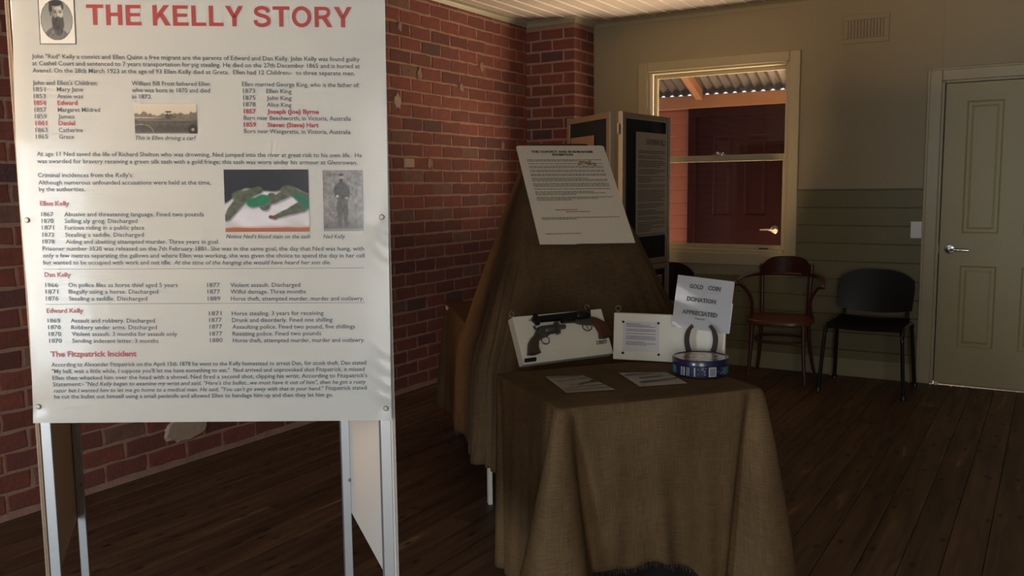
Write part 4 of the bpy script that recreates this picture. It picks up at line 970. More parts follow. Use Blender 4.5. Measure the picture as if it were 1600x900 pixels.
def rect_loop(W, D, n, rad):
    """closed loop of (x, y, side parameter s) around 0..W, 0..D starting at the front left corner going right along the front"""
    P = 2*(W+D); out = []
    for i in range(n):
        s = P*i/n
        if s < W: p = (s, 0)
        elif s < W+D: p = (W, s-W)
        elif s < 2*W+D: p = (W-(s-W-D), D)
        else: p = (0, D-(s-2*W-D))
        x, y = p
        # round the corners
        for cx, cy, sx, sy in ((rad, rad, -1, -1), (W-rad, rad, 1, -1), (W-rad, D-rad, 1, 1), (rad, D-rad, -1, 1)):
            if (x-cx)*sx > 0 and (y-cy)*sy > 0:
                v = Vector((x-cx, y-cy)); v = v.normalized()*rad; x, y = cx+v.x, cy+v.y
        out.append((x, y, s))
    return out
def outward(x, y, W, D):
    dx = 0; dy = 0
    e = 0.02
    dl, dr, df, db = x, W-x, y, D-y
    m = min(dl, dr, df, db)
    v = Vector((0, 0))
    for d, nn in ((dl, (-1, 0)), (dr, (1, 0)), (df, (0, -1)), (db, (0, 1))):
        w = math.exp(-((d-m)/0.03)**2) if d-m < 0.1 else 0
        v += Vector(nn)*w
    return v.normalized()
TZ = 0.720
# front table: front left corner, front right corner
FL = Vector((-1.225, 2.250)); FR = Vector((-0.778, 2.820)); ex = (FR-FL).normalized(); ey = Vector((-ex.y, ex.x)); TW, TD = (FR-FL).length, 0.56
tab1 = thing('side_table', 'small dark table hidden under the burlap cloth with the revolvers', 'table', frame_mx((FL.x, FL.y, 0), math.degrees(math.atan2(ex.y, ex.x))))
box('tabletop', (0.012, TW-0.012, 0.012, TD-0.012, TZ-0.03, TZ-0.006), M_BENT, tab1)
for a, b in ((0.05, 0.05), (TW-0.09, 0.05), (TW-0.09, TD-0.09), (0.05, TD-0.09)): box('leg', (a, a+0.04, b, b+0.04, 0, TZ-0.03), M_BENT, tab1)
rings = []; n = 288; loop = rect_loop(TW, TD, n, 0.02); P = 2*(TW+TD)
def w2(x, y, z): q = FL+ex*x+ey*y; return (q.x, q.y, z)
for sc in (0.0, 0.3, 0.6, 0.85, 0.97):
    if sc == 0: sc = 0.02
    rings.append([w2(TW/2+(x-TW/2)*sc, TD/2+(y-TD/2)*sc, TZ+0.0015*math.sin(x*13+y*7)*sc*(1-sc)*4) for x, y, s in loop])
corners = [0, TW, TW+TD, 2*TW+TD, P]
for j in range(34):
    t = j/33.0; ring = []
    for x, y, s in loop:
        o_ = outward(x, y, TW, TD)
        amp = [0.17, 0.12, 0.10, -0.01, 0.17]
        off = 0.004+0.022*t; tw = 0
        for ci, c in enumerate(corners):
            d = s-c
            off += amp[ci]*(t**0.8)*math.exp(-(d/(0.035+0.055*t))**2)
            for sg in (-1, 1): off -= (0.062 if ci in (0, 1, 4) else 0.025)*(t**0.55)*math.exp(-((d-sg*(0.050+0.060*t))/(0.016+0.012*t))**2)
        front = 1 if s < TW else 0
        off += t*(0.006*math.sin(s*15+1.0)+0.003*math.sin(s*37+2*t)+0.002*math.sin(s*77)) + 0.012*t*math.exp(-((s-0.30-0.05*t)/0.03)**2)*front
        if s > TW+TD*0.8 and s < 2*TW+TD: off *= 0.25
        hem = 0.035+0.02*math.sin(s*9)
        if s < TW: hem = 0.09+0.115*smst(0.06, 0.10, s)*smst(0.56, 0.36, s)+0.008*math.sin(s*46)
        dc = min(abs(s-c) for c in corners)
        hem = min(hem, hem*smst(0.0, 0.12, dc)+0.02)
        zz = TZ-0.012*(1-math.cos(min(1, t*14)*math.pi/2)) if False else TZ-(TZ-hem)*t
        if j == 0: zz = TZ-0.001; off = 0.0
        ring.append(w2(x+o_.x*off, y+o_.y*off, zz))
    rings.append(ring)
rings.insert(6, [tuple(Vector(a)*0.55+Vector(b)*0.45+Vector((0, 0, 0.0))) for a, b in zip(rings[5], rings[6])])
cloth_obj('burlap_tablecloth', rings, M_BURLAP, 'brown burlap cloth draped over the front table in tall corner folds', 'tablecloth')
hemring = rings[-1]
# frayed threads along the hem (uncountable)
bm = bmesh.new()
for i in range(n):
    p = Vector(hemring[i]); q = Vector(hemring[(i+1) % n])
    if not (loop[i][2] < TW): continue
    for k in range(2):
        a = p.lerp(q, rng.random()); L = rng.uniform(0.006, 0.022); d = Vector((rng.uniform(-0.4, 0.4), rng.uniform(-0.4, 0.4), -1)).normalized()
        tube(bm, [a+Vector((0, 0, 0.002)), a+d*L*0.5+Vector((0.001, 0, 0)), a+d*L], 0.0005, 3)
fr = obj('loose_thread', bm, M_BURLAP, tab1); fr['kind'] = 'stuff'; fr.matrix_parent_inverse = tab1.matrix_world.inverted()
# dark sheet filling the space under the front hem
rl = []
for j in range(8):
    t = j/7.0; ring = []
    for x, y, s in rect_loop(TW-0.10, TD-0.10, 96, 0.03):
        wv = 0.006*math.sin(s*40)*t
        o_ = outward(x, y, TW-0.10, TD-0.10); ring.append(w2(x+0.05+o_.x*wv, y+0.05+o_.y*wv, 0.64-0.625*t))
    rl.append(ring)
cloth_obj('under_sheet', rl, M_DARKSHEET, 'dark sheet hanging beneath the burlap hem of the front table', 'cloth', cap=True)

# long table behind, running back to the left
O = Vector((-1.95, 3.50)); A45 = Vector((0.7071, 0.7071)); B45 = Vector((-0.7071, 0.7071))
def w45(u, v, z): q = O+A45*u+B45*v; return (q.x, q.y, z)
tab2 = thing('trestle_table', 'long white-legged table under dark burlap running back to the brick wall', 'table', frame_mx((O.x, O.y, 0), 45))
box('tabletop', (-0.30, 0.44, -0.22, 1.10, TZ-0.03, TZ-0.008), M_WHITE, tab2)
for a, b in ((-0.335, -0.20), (0.38, -0.20), (-0.27, 1.02), (0.38, 1.02)): box('leg', (a, a+0.017, b, b+0.03, 0, TZ-0.03), M_FOAM, tab2)
quad = [(-0.355, -0.25), (0.46, -0.25), (0.46, 1.19), (-0.29, 1.19)]
n2 = 240; W2, D2 = 0.80, 1.61; loop2 = rect_loop(W2, D2, n2, 0.02)
def bil(x, y):
    a = x/W2; b = y/D2
    u = (quad[0][0]*(1-a)+quad[1][0]*a)*(1-b)+(quad[3][0]*(1-a)+quad[2][0]*a)*b; v = quad[0][1]*(1-b)+quad[3][1]*b; return u, v
rings = []
for sc in (0.02, 0.4, 0.8, 0.98): rings.append([w45(*bil(W2/2+(x-W2/2)*sc, D2/2+(y-D2/2)*sc), TZ) for x, y, s in loop2])
C2 = [0, W2, W2+D2, 2*W2+D2, 2*(W2+D2)]
for j in range(22):
    t = j/21.0; ring = []
    for x, y, s in loop2:
        o_ = outward(x, y, W2, D2); off = 0.002+0.02*t
        for c in C2:
            d = s-c; off += 0.07*t*math.exp(-(d/0.05)**2)-0.015*t*math.exp(-((abs(d)-0.10)/0.03)**2)
        off += t*(0.010*math.sin(s*15)+0.006*math.sin(s*33+1)) if s > 2*W2+D2 else t*0.005*math.sin(s*20)
        yy = y/D2; hem = 0.12+0.10*smst(0.9, 0.1, yy)
        hem += 0.006*math.sin(s*17)
        if j == 0: off = 0
        u_, v_ = bil(x, y); ring.append(w45(u_+o_.x*off, v_+o_.y*off, TZ-(TZ-hem)*t))
    rings.append(ring)
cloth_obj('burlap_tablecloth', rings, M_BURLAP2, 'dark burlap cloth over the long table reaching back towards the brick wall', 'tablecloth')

# tall tapered form under burlap carrying the leaning poster
LV = [  # z, u0, u1, v0, v1
 (1.575, -0.03, 0.24, 0.17, 0.21), (1.560, -0.06, 0.265, 0.135, 0.235), (1.50, -0.075, 0.27, 0.085, 0.25), (1.42, -0.100, 0.285, 0.010, 0.262), (1.28, -0.165, 0.33, -0.125, 0.285),
 (1.15, -0.212, 0.385, -0.255, 0.31), (1.11, -0.225, 0.395, -0.285, 0.32), (1.00, -0.268, 0.445, -0.325, 0.34), (0.90, -0.303, 0.490, -0.36, 0.36), (0.82, -0.328, 0.530, -0.39, 0.38), (0.745, -0.352, 0.555, -0.425, 0.40),
 (0.69, -0.375, 0.575, -0.445, 0.41), (0.60, -0.397, 0.58, -0.47, 0.415), (0.45, -0.402, 0.585, -0.485, 0.42), (0.30, -0.408, 0.59, -0.495, 0.42), (0.18, -0.412, 0.59, -0.50, 0.42)]
def lv(z):
    for a, b in zip(LV, LV[1:]):
        if a[0] >= z >= b[0]:
            t = (a[0]-z)/(a[0]-b[0]); return [a[i]*(1-t)+b[i]*t for i in range(1, 5)]
    return list(LV[-1][1:]) if z < LV[-1][0] else list(LV[0][1:])
rings = []; n3 = 260
NR = 60
for j in range(NR):
    t = j/(NR-1.0); ring = []
    for i in range(n3):
        th = 2*math.pi*i/n3
        c, s = math.cos(th), math.sin(th); ee = 0.50   # squarish loop
        cx = math.copysign(abs(c)**ee, c); cy = math.copysign(abs(s)**ee, s)
        # hem height varies round the cloth: low at the front left corner, higher along the left side
        q = max(0, -cx)*smst(-0.99, -0.86, cy)
        hem = 0.085+0.15*q+0.01*math.sin(th*5)
        z = 1.575-(1.575-hem)*t
        u0, u1, v0, v1 = lv(z); cu, cv, hu, hv = (u0+u1)/2, (v0+v1)/2, (u1-u0)/2, (v1-v0)/2
        g_ = smst(0.25, 1.0, t); front = smst(-0.3, -0.8, cy)
        fold = g_*(0.016*math.sin(th*13+2*t)+0.010*math.sin(th*29+3*t)+0.006*math.sin(th*47))
        if z < 1.13: fold -= 0.030*front*smst(1.13, 0.95, z)*math.exp(-((cx+0.55-0.25*(1.1-z))/0.16)**2)
        if z < 1.13: fold += 0.020*front*smst(1.13, 0.95, z)*math.exp(-((cx-0.15)/0.35)**2)
        if z > 1.14: fold = min(fold, 0)*0.5
        k = 1+fold/max(0.12, math.hypot(hu*cx, hv*cy))
        ring.append(w45(cu+hu*cx*k, cv+hv*cy*k, z))
    rings.append(ring)
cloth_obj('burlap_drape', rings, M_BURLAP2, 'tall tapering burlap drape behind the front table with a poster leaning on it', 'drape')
# ---------------------------------------------------------------- poster leaning on the drape
pm = frame_mx((-1.8192, 3.1912, 1.1377), 45.0, 43.99, -0.16)
poster = thing('poster', 'cream poster titled THE CONVICT AND BUSHRANGER EXHIBITION leaning on the tall burlap drape', 'poster', pm)
bm = bmesh.new(); prism(bm, [(0, 0.004), (0.15, 0), (0.17, 0.003), (0.42, 0), (0.42, 0.588), (0.408, 0.594), (0.012, 0.592), (0, 0.585)], 0.0, 0.005, 0.001); obj('board', bm, M_PAPER, poster)
text_obj('title_text', [(0.064, 0.545, 0.296, 0, 'THE CONVICT AND BUSHRANGER', 0.0125, 0.0010, 0), (0.160, 0.526, 0.098, 0, 'EXHIBITION', 0.0125, 0.0010, 0)], M_INK, poster, -0.0008)
bm = bmesh.new(); zc = 0.497
for rows_n in (2, 1, 2, 2, 2, 3, 3, 1, 3, 3):
    print_rows(bm, 0.035, 0.385, zc, rows_n, 0.0082, 0.0036, -0.0008, rng); zc -= rows_n*0.0082+0.0085
print_rows(bm, 0.035, 0.385, 0.145, 2, 0.0082, 0.0036, -0.0008, rng); print_rows(bm, 0.035, 0.19, 0.055, 1, 0.008, 0.0036, -0.0008, rng)
obj('small_print', bm, M_INK, poster, fix=False)['kind'] = 'stuff'
bm = bmesh.new(); print_rows(bm, 0.105, 0.305, 0.190, 1, 0.009, 0.0045, -0.0008, rng); print_rows(bm, 0.15, 0.26, 0.178, 1, 0.009, 0.0045, -0.0008, rng)
o = obj('red_print', bm, M_RED, poster, fix=False); o['kind'] = 'stuff'
M_STAIN = mat('faint_brown_stain', (0.42, 0.29, 0.18), 0.6)
bm = bmesh.new()
for i in range(26):
    a = 0.31+0.035*math.cos(i*0.5)*hsh(i, 1)*1.2; b = 0.475+0.016*math.sin(i*0.9)*hsh(i, 2)*1.2
    r_ = 0.006*hsh(i, 5)+0.002
    bm.faces.new([bm.verts.new((a+r_*1.8*math.cos(k), -0.0004-0.00001*i, b+r_*math.sin(k))) for k in [2*math.pi*q/10 for q in range(10)]])
obj('brown_smudge', bm, M_STAIN, poster, fix=False)

# ---------------------------------------------------------------- folding display screen
hinge = Vector((-2.135, 4.650)); scr = thing('folding_screen', 'folding black felt display screen with metal frames behind the burlap drape', 'display screen', Matrix.Translation((hinge.x, hinge.y, 0)))
def wing(yaw, x0, x1, flip):
    m = Matrix.Translation((-0.028, -0.010, 0) if flip else (0.006, 0.0, 0)) @ Matrix.Rotation(math.radians(yaw), 4, 'Z')
    W = x1-x0
    for (z0, z1) in ((0.04, 0.900), (0.904, 1.795)):
        def fb(d, name, mt, bev=0.0):
            bm = bmesh.new(); quadbox(bm, *d, mx=m); return obj(name, bm, mt, scr, bevel=bev)
        fb((x0+0.03, x1-0.03, -0.004, 0.010, z0+0.03, z1-0.03), 'felt_panel', M_VELCRO)
        for d in ((x0, x1, -0.012, 0.018, z1-0.034, z1), (x0, x1, -0.012, 0.018, z0, z0+0.034), (x0, x0+0.034, -0.012, 0.018, z0+0.034, z1-0.034), (x1-0.034, x1, -0.012, 0.018, z0+0.034, z1-0.034)):
            fb(d, 'frame_rail', M_BRONZE, 0.003)
    for xx in (x0, x1):
        bm = bmesh.new(); quadbox(bm, xx-0.011, xx+0.011, -0.014, 0.016, 0.0, 1.80, mx=m); obj('post', bm, M_STEEL, scr, bevel=0.003)
    return m
wr = wing(85.0, 0.022, 0.60, 0)
wl = wing(142.0, 0.022, 0.60, 1)
for z_ in (0.25, 0.80, 1.10, 1.70):
    bm = bmesh.new(); lathe(bm, [(0.007, -0.03), (0.007, 0.03)], 10, Matrix.Translation((0, -0.004, z_))); obj('hinge', bm, M_STEEL, scr)
# pages pinned on the screen
def page(mx_local, x0, x1, z0, z1, y, label, name, material, bow=0.0):
    t = thing(name, label, 'notice', scr.matrix_world @ mx_local)
    bm = bmesh.new(); N = 8; top = []
    V = [[bm.verts.new((x0+(x1-x0)*i/N, y-bow*math.sin(math.pi*j/10)-0.004*(j == 0)-0.0, z0+(z1-z0)*j/10)) for i in range(N+1)] for j in range(11)]
    for j in range(10):
        for i in range(N): bm.faces.new((V[j][i], V[j][i+1], V[j+1][i+1], V[j+1][i]))
    bmesh.ops.solidify(bm, geom=list(bm.faces), thickness=-0.002)
    obj('sheet', bm, material, t); return t
bpy.context.view_layer.update()
pg = page(wr, 0.160, 0.545, 1.075, 1.690, -0.018, 'long cream notice with black heading on the right wing of the screen', 'notice', M_PINKPAPER if False else mat('warm_cream_paper', (0.85, 0.68, 0.50), 0.6))
text_obj('title_text', [(0.285, 1.620, 0.250, 0, 'CATHERINE KELLY', 0.030, 0.0012, 0)], M_INK, pg, -0.0225)
bm = bmesh.new(); zc = 1.578
for rr in (2, 2, 4, 3, 4, 2, 7, 3, 3, 2, 6, 2):
    print_rows(bm, 0.180, 0.525, zc, rr, 0.0104, 0.0048, -0.0225, rng); zc -= rr*0.0104+0.0088
obj('small_print', bm, M_INK, pg, fix=False)['kind'] = 'stuff'
# left wing shows its other face to the viewer: local -x direction
wlf = Matrix.Translation((-0.028, -0.010, 0)) @ Matrix.Rotation(math.radians(142.0-180), 4, 'Z')
pg2 = page(wlf, -0.53, -0.20, 1.05, 1.675, -0.024, 'pinkish notice with dull red heading on the left wing of the screen', 'notice', M_PINKPAPER)
bm = bmesh.new(); print_rows(bm, -0.50, -0.23, 1.520, 1, 0.03, 0.016, -0.0285, rng); print_rows(bm, -0.42, -0.30, 1.480, 1, 0.03, 0.014, -0.0285, rng)
obj('heading_print', bm, mat('faded_red_ink', (0.22, 0.07, 0.05), 0.6), pg2, fix=False)['kind'] = 'stuff'
bm = bmesh.new()
for q in range(5): print_rows(bm, -0.50, -0.23, 1.44-q*0.07, 4, 0.0125, 0.005, -0.0285, rng)
obj('small_print', bm, M_INK, pg2, fix=False)['kind'] = 'stuff'
def f_low(u, v):
    c = mixc((0.30, 0.24, 0.18), (0.36, 0.30, 0.22), vnoise(u*5, v*5))
    if vnoise(u*9, v*9, 4) > 0.55 and 0.12 < u < 0.9 and v < 0.85: c = mixc(c, (0.09, 0.07, 0.06), smst(0.55, 0.68, vnoise(u*9, v*9, 4)))
    return c
pg3 = page(wr, 0.10, 0.50, 0.28, 0.83, -0.018, 'brownish picture sheet low on the right wing of the screen', 'picture', M_PAPER)
picture('picture_print', 0.105, 0.495, 0.285, 0.825, 40, 50, f_low, pg3, -0.0225)

# ---------------------------------------------------------------- things on the front table
TT = TZ+0.003
gun = thing('mounting_box', 'shallow white box tilted back on the front table holding two revolvers', 'display box', frame_mx((-1.6021, 2.6899, TT+0.018), 62.5, 25.9, -0.2))
bm = bmesh.new(); quadbox(bm, 0, 0.402, 0, 0.040, 0, 0.182); obj('body', bm, M_GUNBOARD, gun, bevel=0.003)
def eye(parent, x, z, y=0.02):
    bm = bmesh.new(); pts = [(x+0.010*math.cos(a), y, z+0.016+0.010*math.sin(a)) for a in [2*math.pi*i/16 for i in range(16)]]
    tube(bm, pts, 0.0016, 6, closed=True); tube(bm, [(x, y, z-0.004), (x, y, z+0.007)], 0.0017, 6); obj('screw_eye', bm, M_STEEL, parent, smooth=True)
eye(gun, 0.010, 0.182); eye(gun, 0.352, 0.182)
gmx = gun.matrix_world.copy()
def gunpart(name, key, th, m, parent, y0=0.0, ins=0.003):
    bm = bmesh.new(); prism(bm, GUNS[key], y0-th, y0, ins); return obj(name, bm, m, parent, smooth=True)
bpy.context.view_layer.update(); gmx = frame_mx((-1.6021, 2.6899, TT+0.018), 62.5, 25.9, -0.2)
g1 = thing('revolver', 'long-barrelled black revolver with red-brown grip mounted at the top of the white box', 'revolver', gmx, 'revolvers on the white box')
gunpart('barrel', 'barrel1', 0.020, M_GUNBLACK, g1, -0.004, 0.006); gunpart('frame', 'frame1', 0.016, M_GUNGREY, g1, -0.004); gunpart('grip', 'grip1', 0.022, M_GRIPRED, g1, -0.003, 0.006); gunpart('ramrod', 'rod1', 0.004, M_STEEL, g1, -0.010, 0.001)
bm = bmesh.new(); lathe(bm, [(0.012, 0), (0.0165, 0.006), (0.0165, 0.056), (0.012, 0.062)], 18, Matrix.Translation((0.262, -0.017, 0.157)) @ Matrix.Rotation(math.pi/2, 4, 'Y')); obj('cylinder', bm, M_GUNBLACK, g1, smooth=True)
bm = bmesh.new(); tube(bm, [(0.305+0.021*math.cos(a), -0.012, 0.1135+0.017*math.sin(a)) for a in [2*math.pi*i/18 for i in range(18)]], 0.0022, 6, closed=True); obj('trigger_guard', bm, M_GUNGREY, g1, smooth=True)
bm = bmesh.new(); tube(bm, smooth_path([(0.307, -0.012, 0.126), (0.303, -0.012, 0.115), (0.308, -0.012, 0.105)], 3), 0.002, 6); obj('trigger', bm, M_GUNGREY, g1)
g2 = thing('revolver', 'short-barrelled grey revolver with dark grip mounted at the lower left of the white box', 'revolver', gmx, 'revolvers on the white box')
gunpart('grip', 'grip2', 0.022, M_GRIPDK, g2, -0.003, 0.006); gunpart('frame', 'frame2', 0.018, M_GUNGREY, g2, -0.004, 0.004); gunpart('hammer', 'hammer2', 0.008, M_GUNGREY, g2, -0.008, 0.002); gunpart('barrel', 'stub2', 0.018, M_GUNGREY, g2, -0.004, 0.005); gunpart('loading_arm', 'collar2', 0.020, M_GUNGREY, g2, -0.004, 0.003)
bm = bmesh.new(); lathe(bm, [(0.012, 0), (0.0155, 0.006), (0.0155, 0.042), (0.012, 0.046)], 18, Matrix.Translation((0.108, -0.016, 0.113)) @ Matrix.Rotation(math.pi/2, 4, 'Y')); obj('cylinder', bm, M_GUNGREY, g2, smooth=True)
bm = bmesh.new(); tube(bm, [(0.106+0.017*math.cos(a), -0.012, 0.0775+0.0145*math.sin(a)) for a in [2*math.pi*i/18 for i in range(18)]], 0.002, 6, closed=True); obj('trigger_guard', bm, M_GUNGREY, g2, smooth=True)
def bracket(key, label, m):
    t = thing('mounting_bracket', label, 'bracket', gmx, 'brackets on the white box'); pts = GUNS[key]
    bm = bmesh.new(); prism(bm, pts, -0.004, 0, 0.001); obj('plate', bm, m, t)
    xa = min(p[0] for p in pts); xb = max(p[0] for p in pts); zm = sum(p[1] for p in pts)/4
    for q in (xa+0.008, xb-0.008):
        bm = bmesh.new(); lathe(bm, [(0.0052, 0), (0.0045, 0.006), (0, 0.008)], 12, Matrix.Translation((q, -0.003, zm)) @ Matrix.Rotation(math.pi/2, 4, 'X')); obj('screw', bm, M_CHROME if key == 'br1' else M_GUNBLACK, t, smooth=True)
bracket('br1', 'shiny metal bracket under the butt of the red-brown revolver grip', M_STEEL); bracket('br2', 'black metal bracket under the dark revolver grip', M_GUNBLACK)

bx2 = thing('display_panel_box', 'shallow white box with pinned typed sheet standing behind the cookie tin', 'display box', frame_mx((-1.400, 3.004, TT+0.003), 14.0, 5.0, -0.4))
bm = bmesh.new(); quadbox(bm, 0, 0.412, 0, 0.036, 0, 0.176); obj('body', bm, M_GUNBOARD, bx2, bevel=0.003)
eye(bx2, 0.012, 0.176)
tp = thing('typed_sheet', 'small typed sheet pinned on the white box left of the horseshoe', 'notice', frame_mx((-1.400, 3.004, TT+0.003), 14.0, 5.0, -0.4))
bm = bmesh.new(); quadbox(bm, 0.036, 0.172, -0.0016, -0.0006, 0.034, 0.146); obj('sheet', bm, mat('grey_white_paper', (0.62, 0.60, 0.60), 0.5), tp)
bm = bmesh.new(); zc = 0.136
for rr in (3, 2, 1, 3, 3): print_rows(bm, 0.048, 0.160, zc, rr, 0.0052, 0.0022, -0.0020, rng); zc -= rr*0.0052+0.0052
obj('small_print', bm, M_BLUEINK, tp, fix=False)['kind'] = 'stuff'
for px_, pz_ in ((0.036, 0.143), (0.168, 0.143), (0.038, 0.026), (0.172, 0.026)):
    bm = bmesh.new(); lathe(bm, [(0.0048, 0), (0.0048, 0.002), (0.002, 0.004), (0, 0.004)], 14, Matrix.Translation((px_, 0.0, pz_)) @ Matrix.Rotation(math.pi/2, 4, 'X')); obj('pin', bm, M_GUNBLACK, tp, smooth=True)

def lerp_pt(P, a, b): return (Vector(P[0])*(1-a)+Vector(P[1])*a)*(1-b)+(Vector(P[3])*(1-a)+Vector(P[2])*a)*b
def flyer(P, label, shapes, material=M_PAPER):
    c = Vector(P[0]); t = thing('leaflet', label, 'leaflet', Matrix.Translation(c), 'leaflets on the front table'); L = [Vector(p)-c for p in P]
    bm = bmesh.new(); N = 8
    def zc(a, b): return 0.0015+0.006*(1-a)*(1-b)*0.6+0.003*math.sin(a*3.1)*b*0.6
    V = [[bm.verts.new(lerp_pt(L, i/N, j/N)+Vector((0, 0, zc(i/N, j/N)))) for i in range(N+1)] for j in range(N+1)]
    for j in range(N):
        for i in range(N): bm.faces.new((V[j][i], V[j][i+1], V[j+1][i+1], V[j+1][i]))
    bmesh.ops.solidify(bm, geom=list(bm.faces), thickness=0.001); obj('sheet', bm, material, t)
    bm = bmesh.new()
    for sh in shapes:
        M_ = 14
        for q in range(M_):
            def pt(f, s):
                x0, y0, x1, y1, w0, w1 = sh; a = x0+(x1-x0)*f; b = y0+(y1-y0)*f+0.02*math.sin(f*3); w = w0+(w1-w0)*smst(0.6, 0.75, f)
                return lerp_pt(L, a+s*w, b)+Vector((0, 0, zc(a, b)+0.0036))
            bm.faces.new([bm.verts.new(pt(q/M_, -1)), bm.verts.new(pt((q+1)/M_, -1)), bm.verts.new(pt((q+1)/M_, 1)), bm.verts.new(pt(q/M_, 1))])
    obj('rifle_print', bm, mat('brown_black_print', (0.025, 0.018, 0.016), 0.5), t, fix=False)
flyer([(-1.466, 2.601, TT), (-1.296, 2.435, TT), (-1.179, 2.551, TT), (-1.388, 2.704, TT)][0:1]+[(-1.296, 2.435, TT), (-1.179, 2.551, TT), (-1.378, 2.704, TT)], 'leaflet of long rifles lying nearest the left front corner of the table',
      [(0.12, 0.05, 0.06, 0.95, 0.018, 0.03), (0.36, 0.10, 0.26, 0.95, 0.012, 0.02), (0.62, 0.45, 0.46, 0.98, 0.02, 0.05), (0.62, 0.25, 0.60, 0.6, 0.008, 0.03), (0.80, 0.05, 0.74, 0.95, 0.01, 0.015), (0.92, 0.02, 0.90, 0.95, 0.01, 0.015)])
flyer([(-1.274, 2.778, TT), (-1.129, 2.631, TT), (-1.011, 2.750, TT), (-1.142, 2.887, TT)], 'leaflet of long rifles lying in front of the white box beside the tin',
      [(0.22, 0.05, 0.14, 0.95, 0.03, 0.015), (0.50, 0.22, 0.36, 0.95, 0.035, 0.012), (0.78, 0.10, 0.62, 0.97, 0.045, 0.03)])

# tin
tc_ = Vector((-1.032, 2.935, TT)); R_ = 0.096
tin = thing('cookie_tin', 'round navy blue biscuit tin with a picture lid on the front table', 'tin', Matrix.Translation(tc_))
bm = bmesh.new(); lathe(bm, [(R_-0.006, 0), (R_-0.003, 0.002), (R_-0.002, 0.042)], 64); obj('tin_body', bm, M_NAVY, tin, smooth=True)
bm = bmesh.new(); lathe(bm, [(R_, 0.040), (R_+0.0015, 0.041), (R_+0.0015, 0.057), (R_-0.001, 0.0605), (R_-0.004, 0.060), (R_-0.007, 0.0575), (0.0, 0.0575)], 64); lid = obj('lid', bm, M_NAVY, tin, smooth=True)
bm = bmesh.new(); cols = []; RN, SN = 14, 56
def f_lid(x, y):
    n1 = vnoise(x*45+3, y*45+8); n2 = vnoise(x*60+9, y*60+2, 5)
    c = (0.45, 0.40, 0.30)
    c = mixc(c, (0.45, 0.12, 0.05), smst(0.48, 0.60, n1)*smst(0.02, -0.02, x)); c = mixc(c, (0.03, 0.05, 0.20), smst(0.55, 0.66, n2)*smst(-0.01, 0.03, x)); c = mixc(c, (0.65, 0.62, 0.55), smst(0.62, 0.72, vnoise(x*50, y*50, 7)))
    return c
V = [[bm.verts.new(((R_-0.010)*j/RN*math.cos(2*math.pi*i/SN), (R_-0.010)*j/RN*math.sin(2*math.pi*i/SN), 0.0582)) for i in range(SN)] for j in range(1, RN+1)]
for a, b in zip(V, V[1:]):
    for i in range(SN): bm.faces.new((a[i], b[i], b[(i+1) % SN], a[(i+1) % SN]))
bm.faces.new(V[0])
me = bpy.data.meshes.new('lid_picture'); cols = [f_lid(v.co.x, v.co.y) for v in bm.verts]; bm.to_mesh(me); bm.free(); tinted(me, cols); me.materials.append(M_PHOTO); link('lid_picture', me, lid)
toward = math.atan2(-tc_.y, -tc_.x)
def tinlabel(deg0, deg1, z0, z1, m, name='tin_label', r=0.0003):
    bm = bmesh.new(); k = max(1, int((deg1-deg0)/3)); ra = R_-0.002+r+0.0004
    for q in range(k):
        a = toward+math.radians(deg0+(deg1-deg0)*q/k); b = toward+math.radians(deg0+(deg1-deg0)*(q+1)/k)
        bm.faces.new([bm.verts.new((ra*math.cos(a), ra*math.sin(a), z0)), bm.verts.new((ra*math.cos(b), ra*math.sin(b), z0)), bm.verts.new((ra*math.cos(b), ra*math.sin(b), z1)), bm.verts.new((ra*math.cos(a), ra*math.sin(a), z1))])
    return bm
M_TEAL = mat('teal_print', (0.06, 0.20, 0.25), 0.35); M_SILV = mat('silver_print', (0.42, 0.42, 0.45), 0.4); M_GREYP = mat('grey_print', (0.22, 0.22, 0.23), 0.4)
obj('tin_label', tinlabel(52, 88, 0.008, 0.034, M_TEAL), M_TEAL, tin, fix=False); obj('tin_label', tinlabel(-88, -60, 0.008, 0.034, M_TEAL), M_TEAL, tin, fix=False)
bm = bmesh.new()
for d0 in (-44, -41, -37, -35, -29, -25, -13): 
    b2 = tinlabel(d0, d0+(1.5 if d0 != -13 else 2.4), 0.006, 0.036, M_SILV); 
    for f in b2.faces: bm.faces.new([bm.verts.new(v.co) for v in f.verts])
    b2.free()
obj('barcode', bm, M_SILV, tin, fix=False)
obj('tin_label', tinlabel(17, 34, 0.005, 0.038, M_SILV), M_SILV, tin, fix=False); obj('tin_label', tinlabel(19.5, 31.5, 0.009, 0.034, M_GREYP, r=0.0008), M_GREYP, tin, fix=False)
bm = bmesh.new()
for i in range(24):
    d0 = -8+hsh(i, 2)*20 if i < 12 else 37+hsh(i, 3)*11; z0 = 0.006+hsh(i, 7)*0.028
    b2 = tinlabel(d0, d0+3, z0, z0+0.0022, M_SILV)
    for f in b2.faces: bm.faces.new([bm.verts.new(v.co) for v in f.verts])
    b2.free()
o = obj('tin_print', bm, M_GREYP, tin, fix=False); o['kind'] = 'stuff'
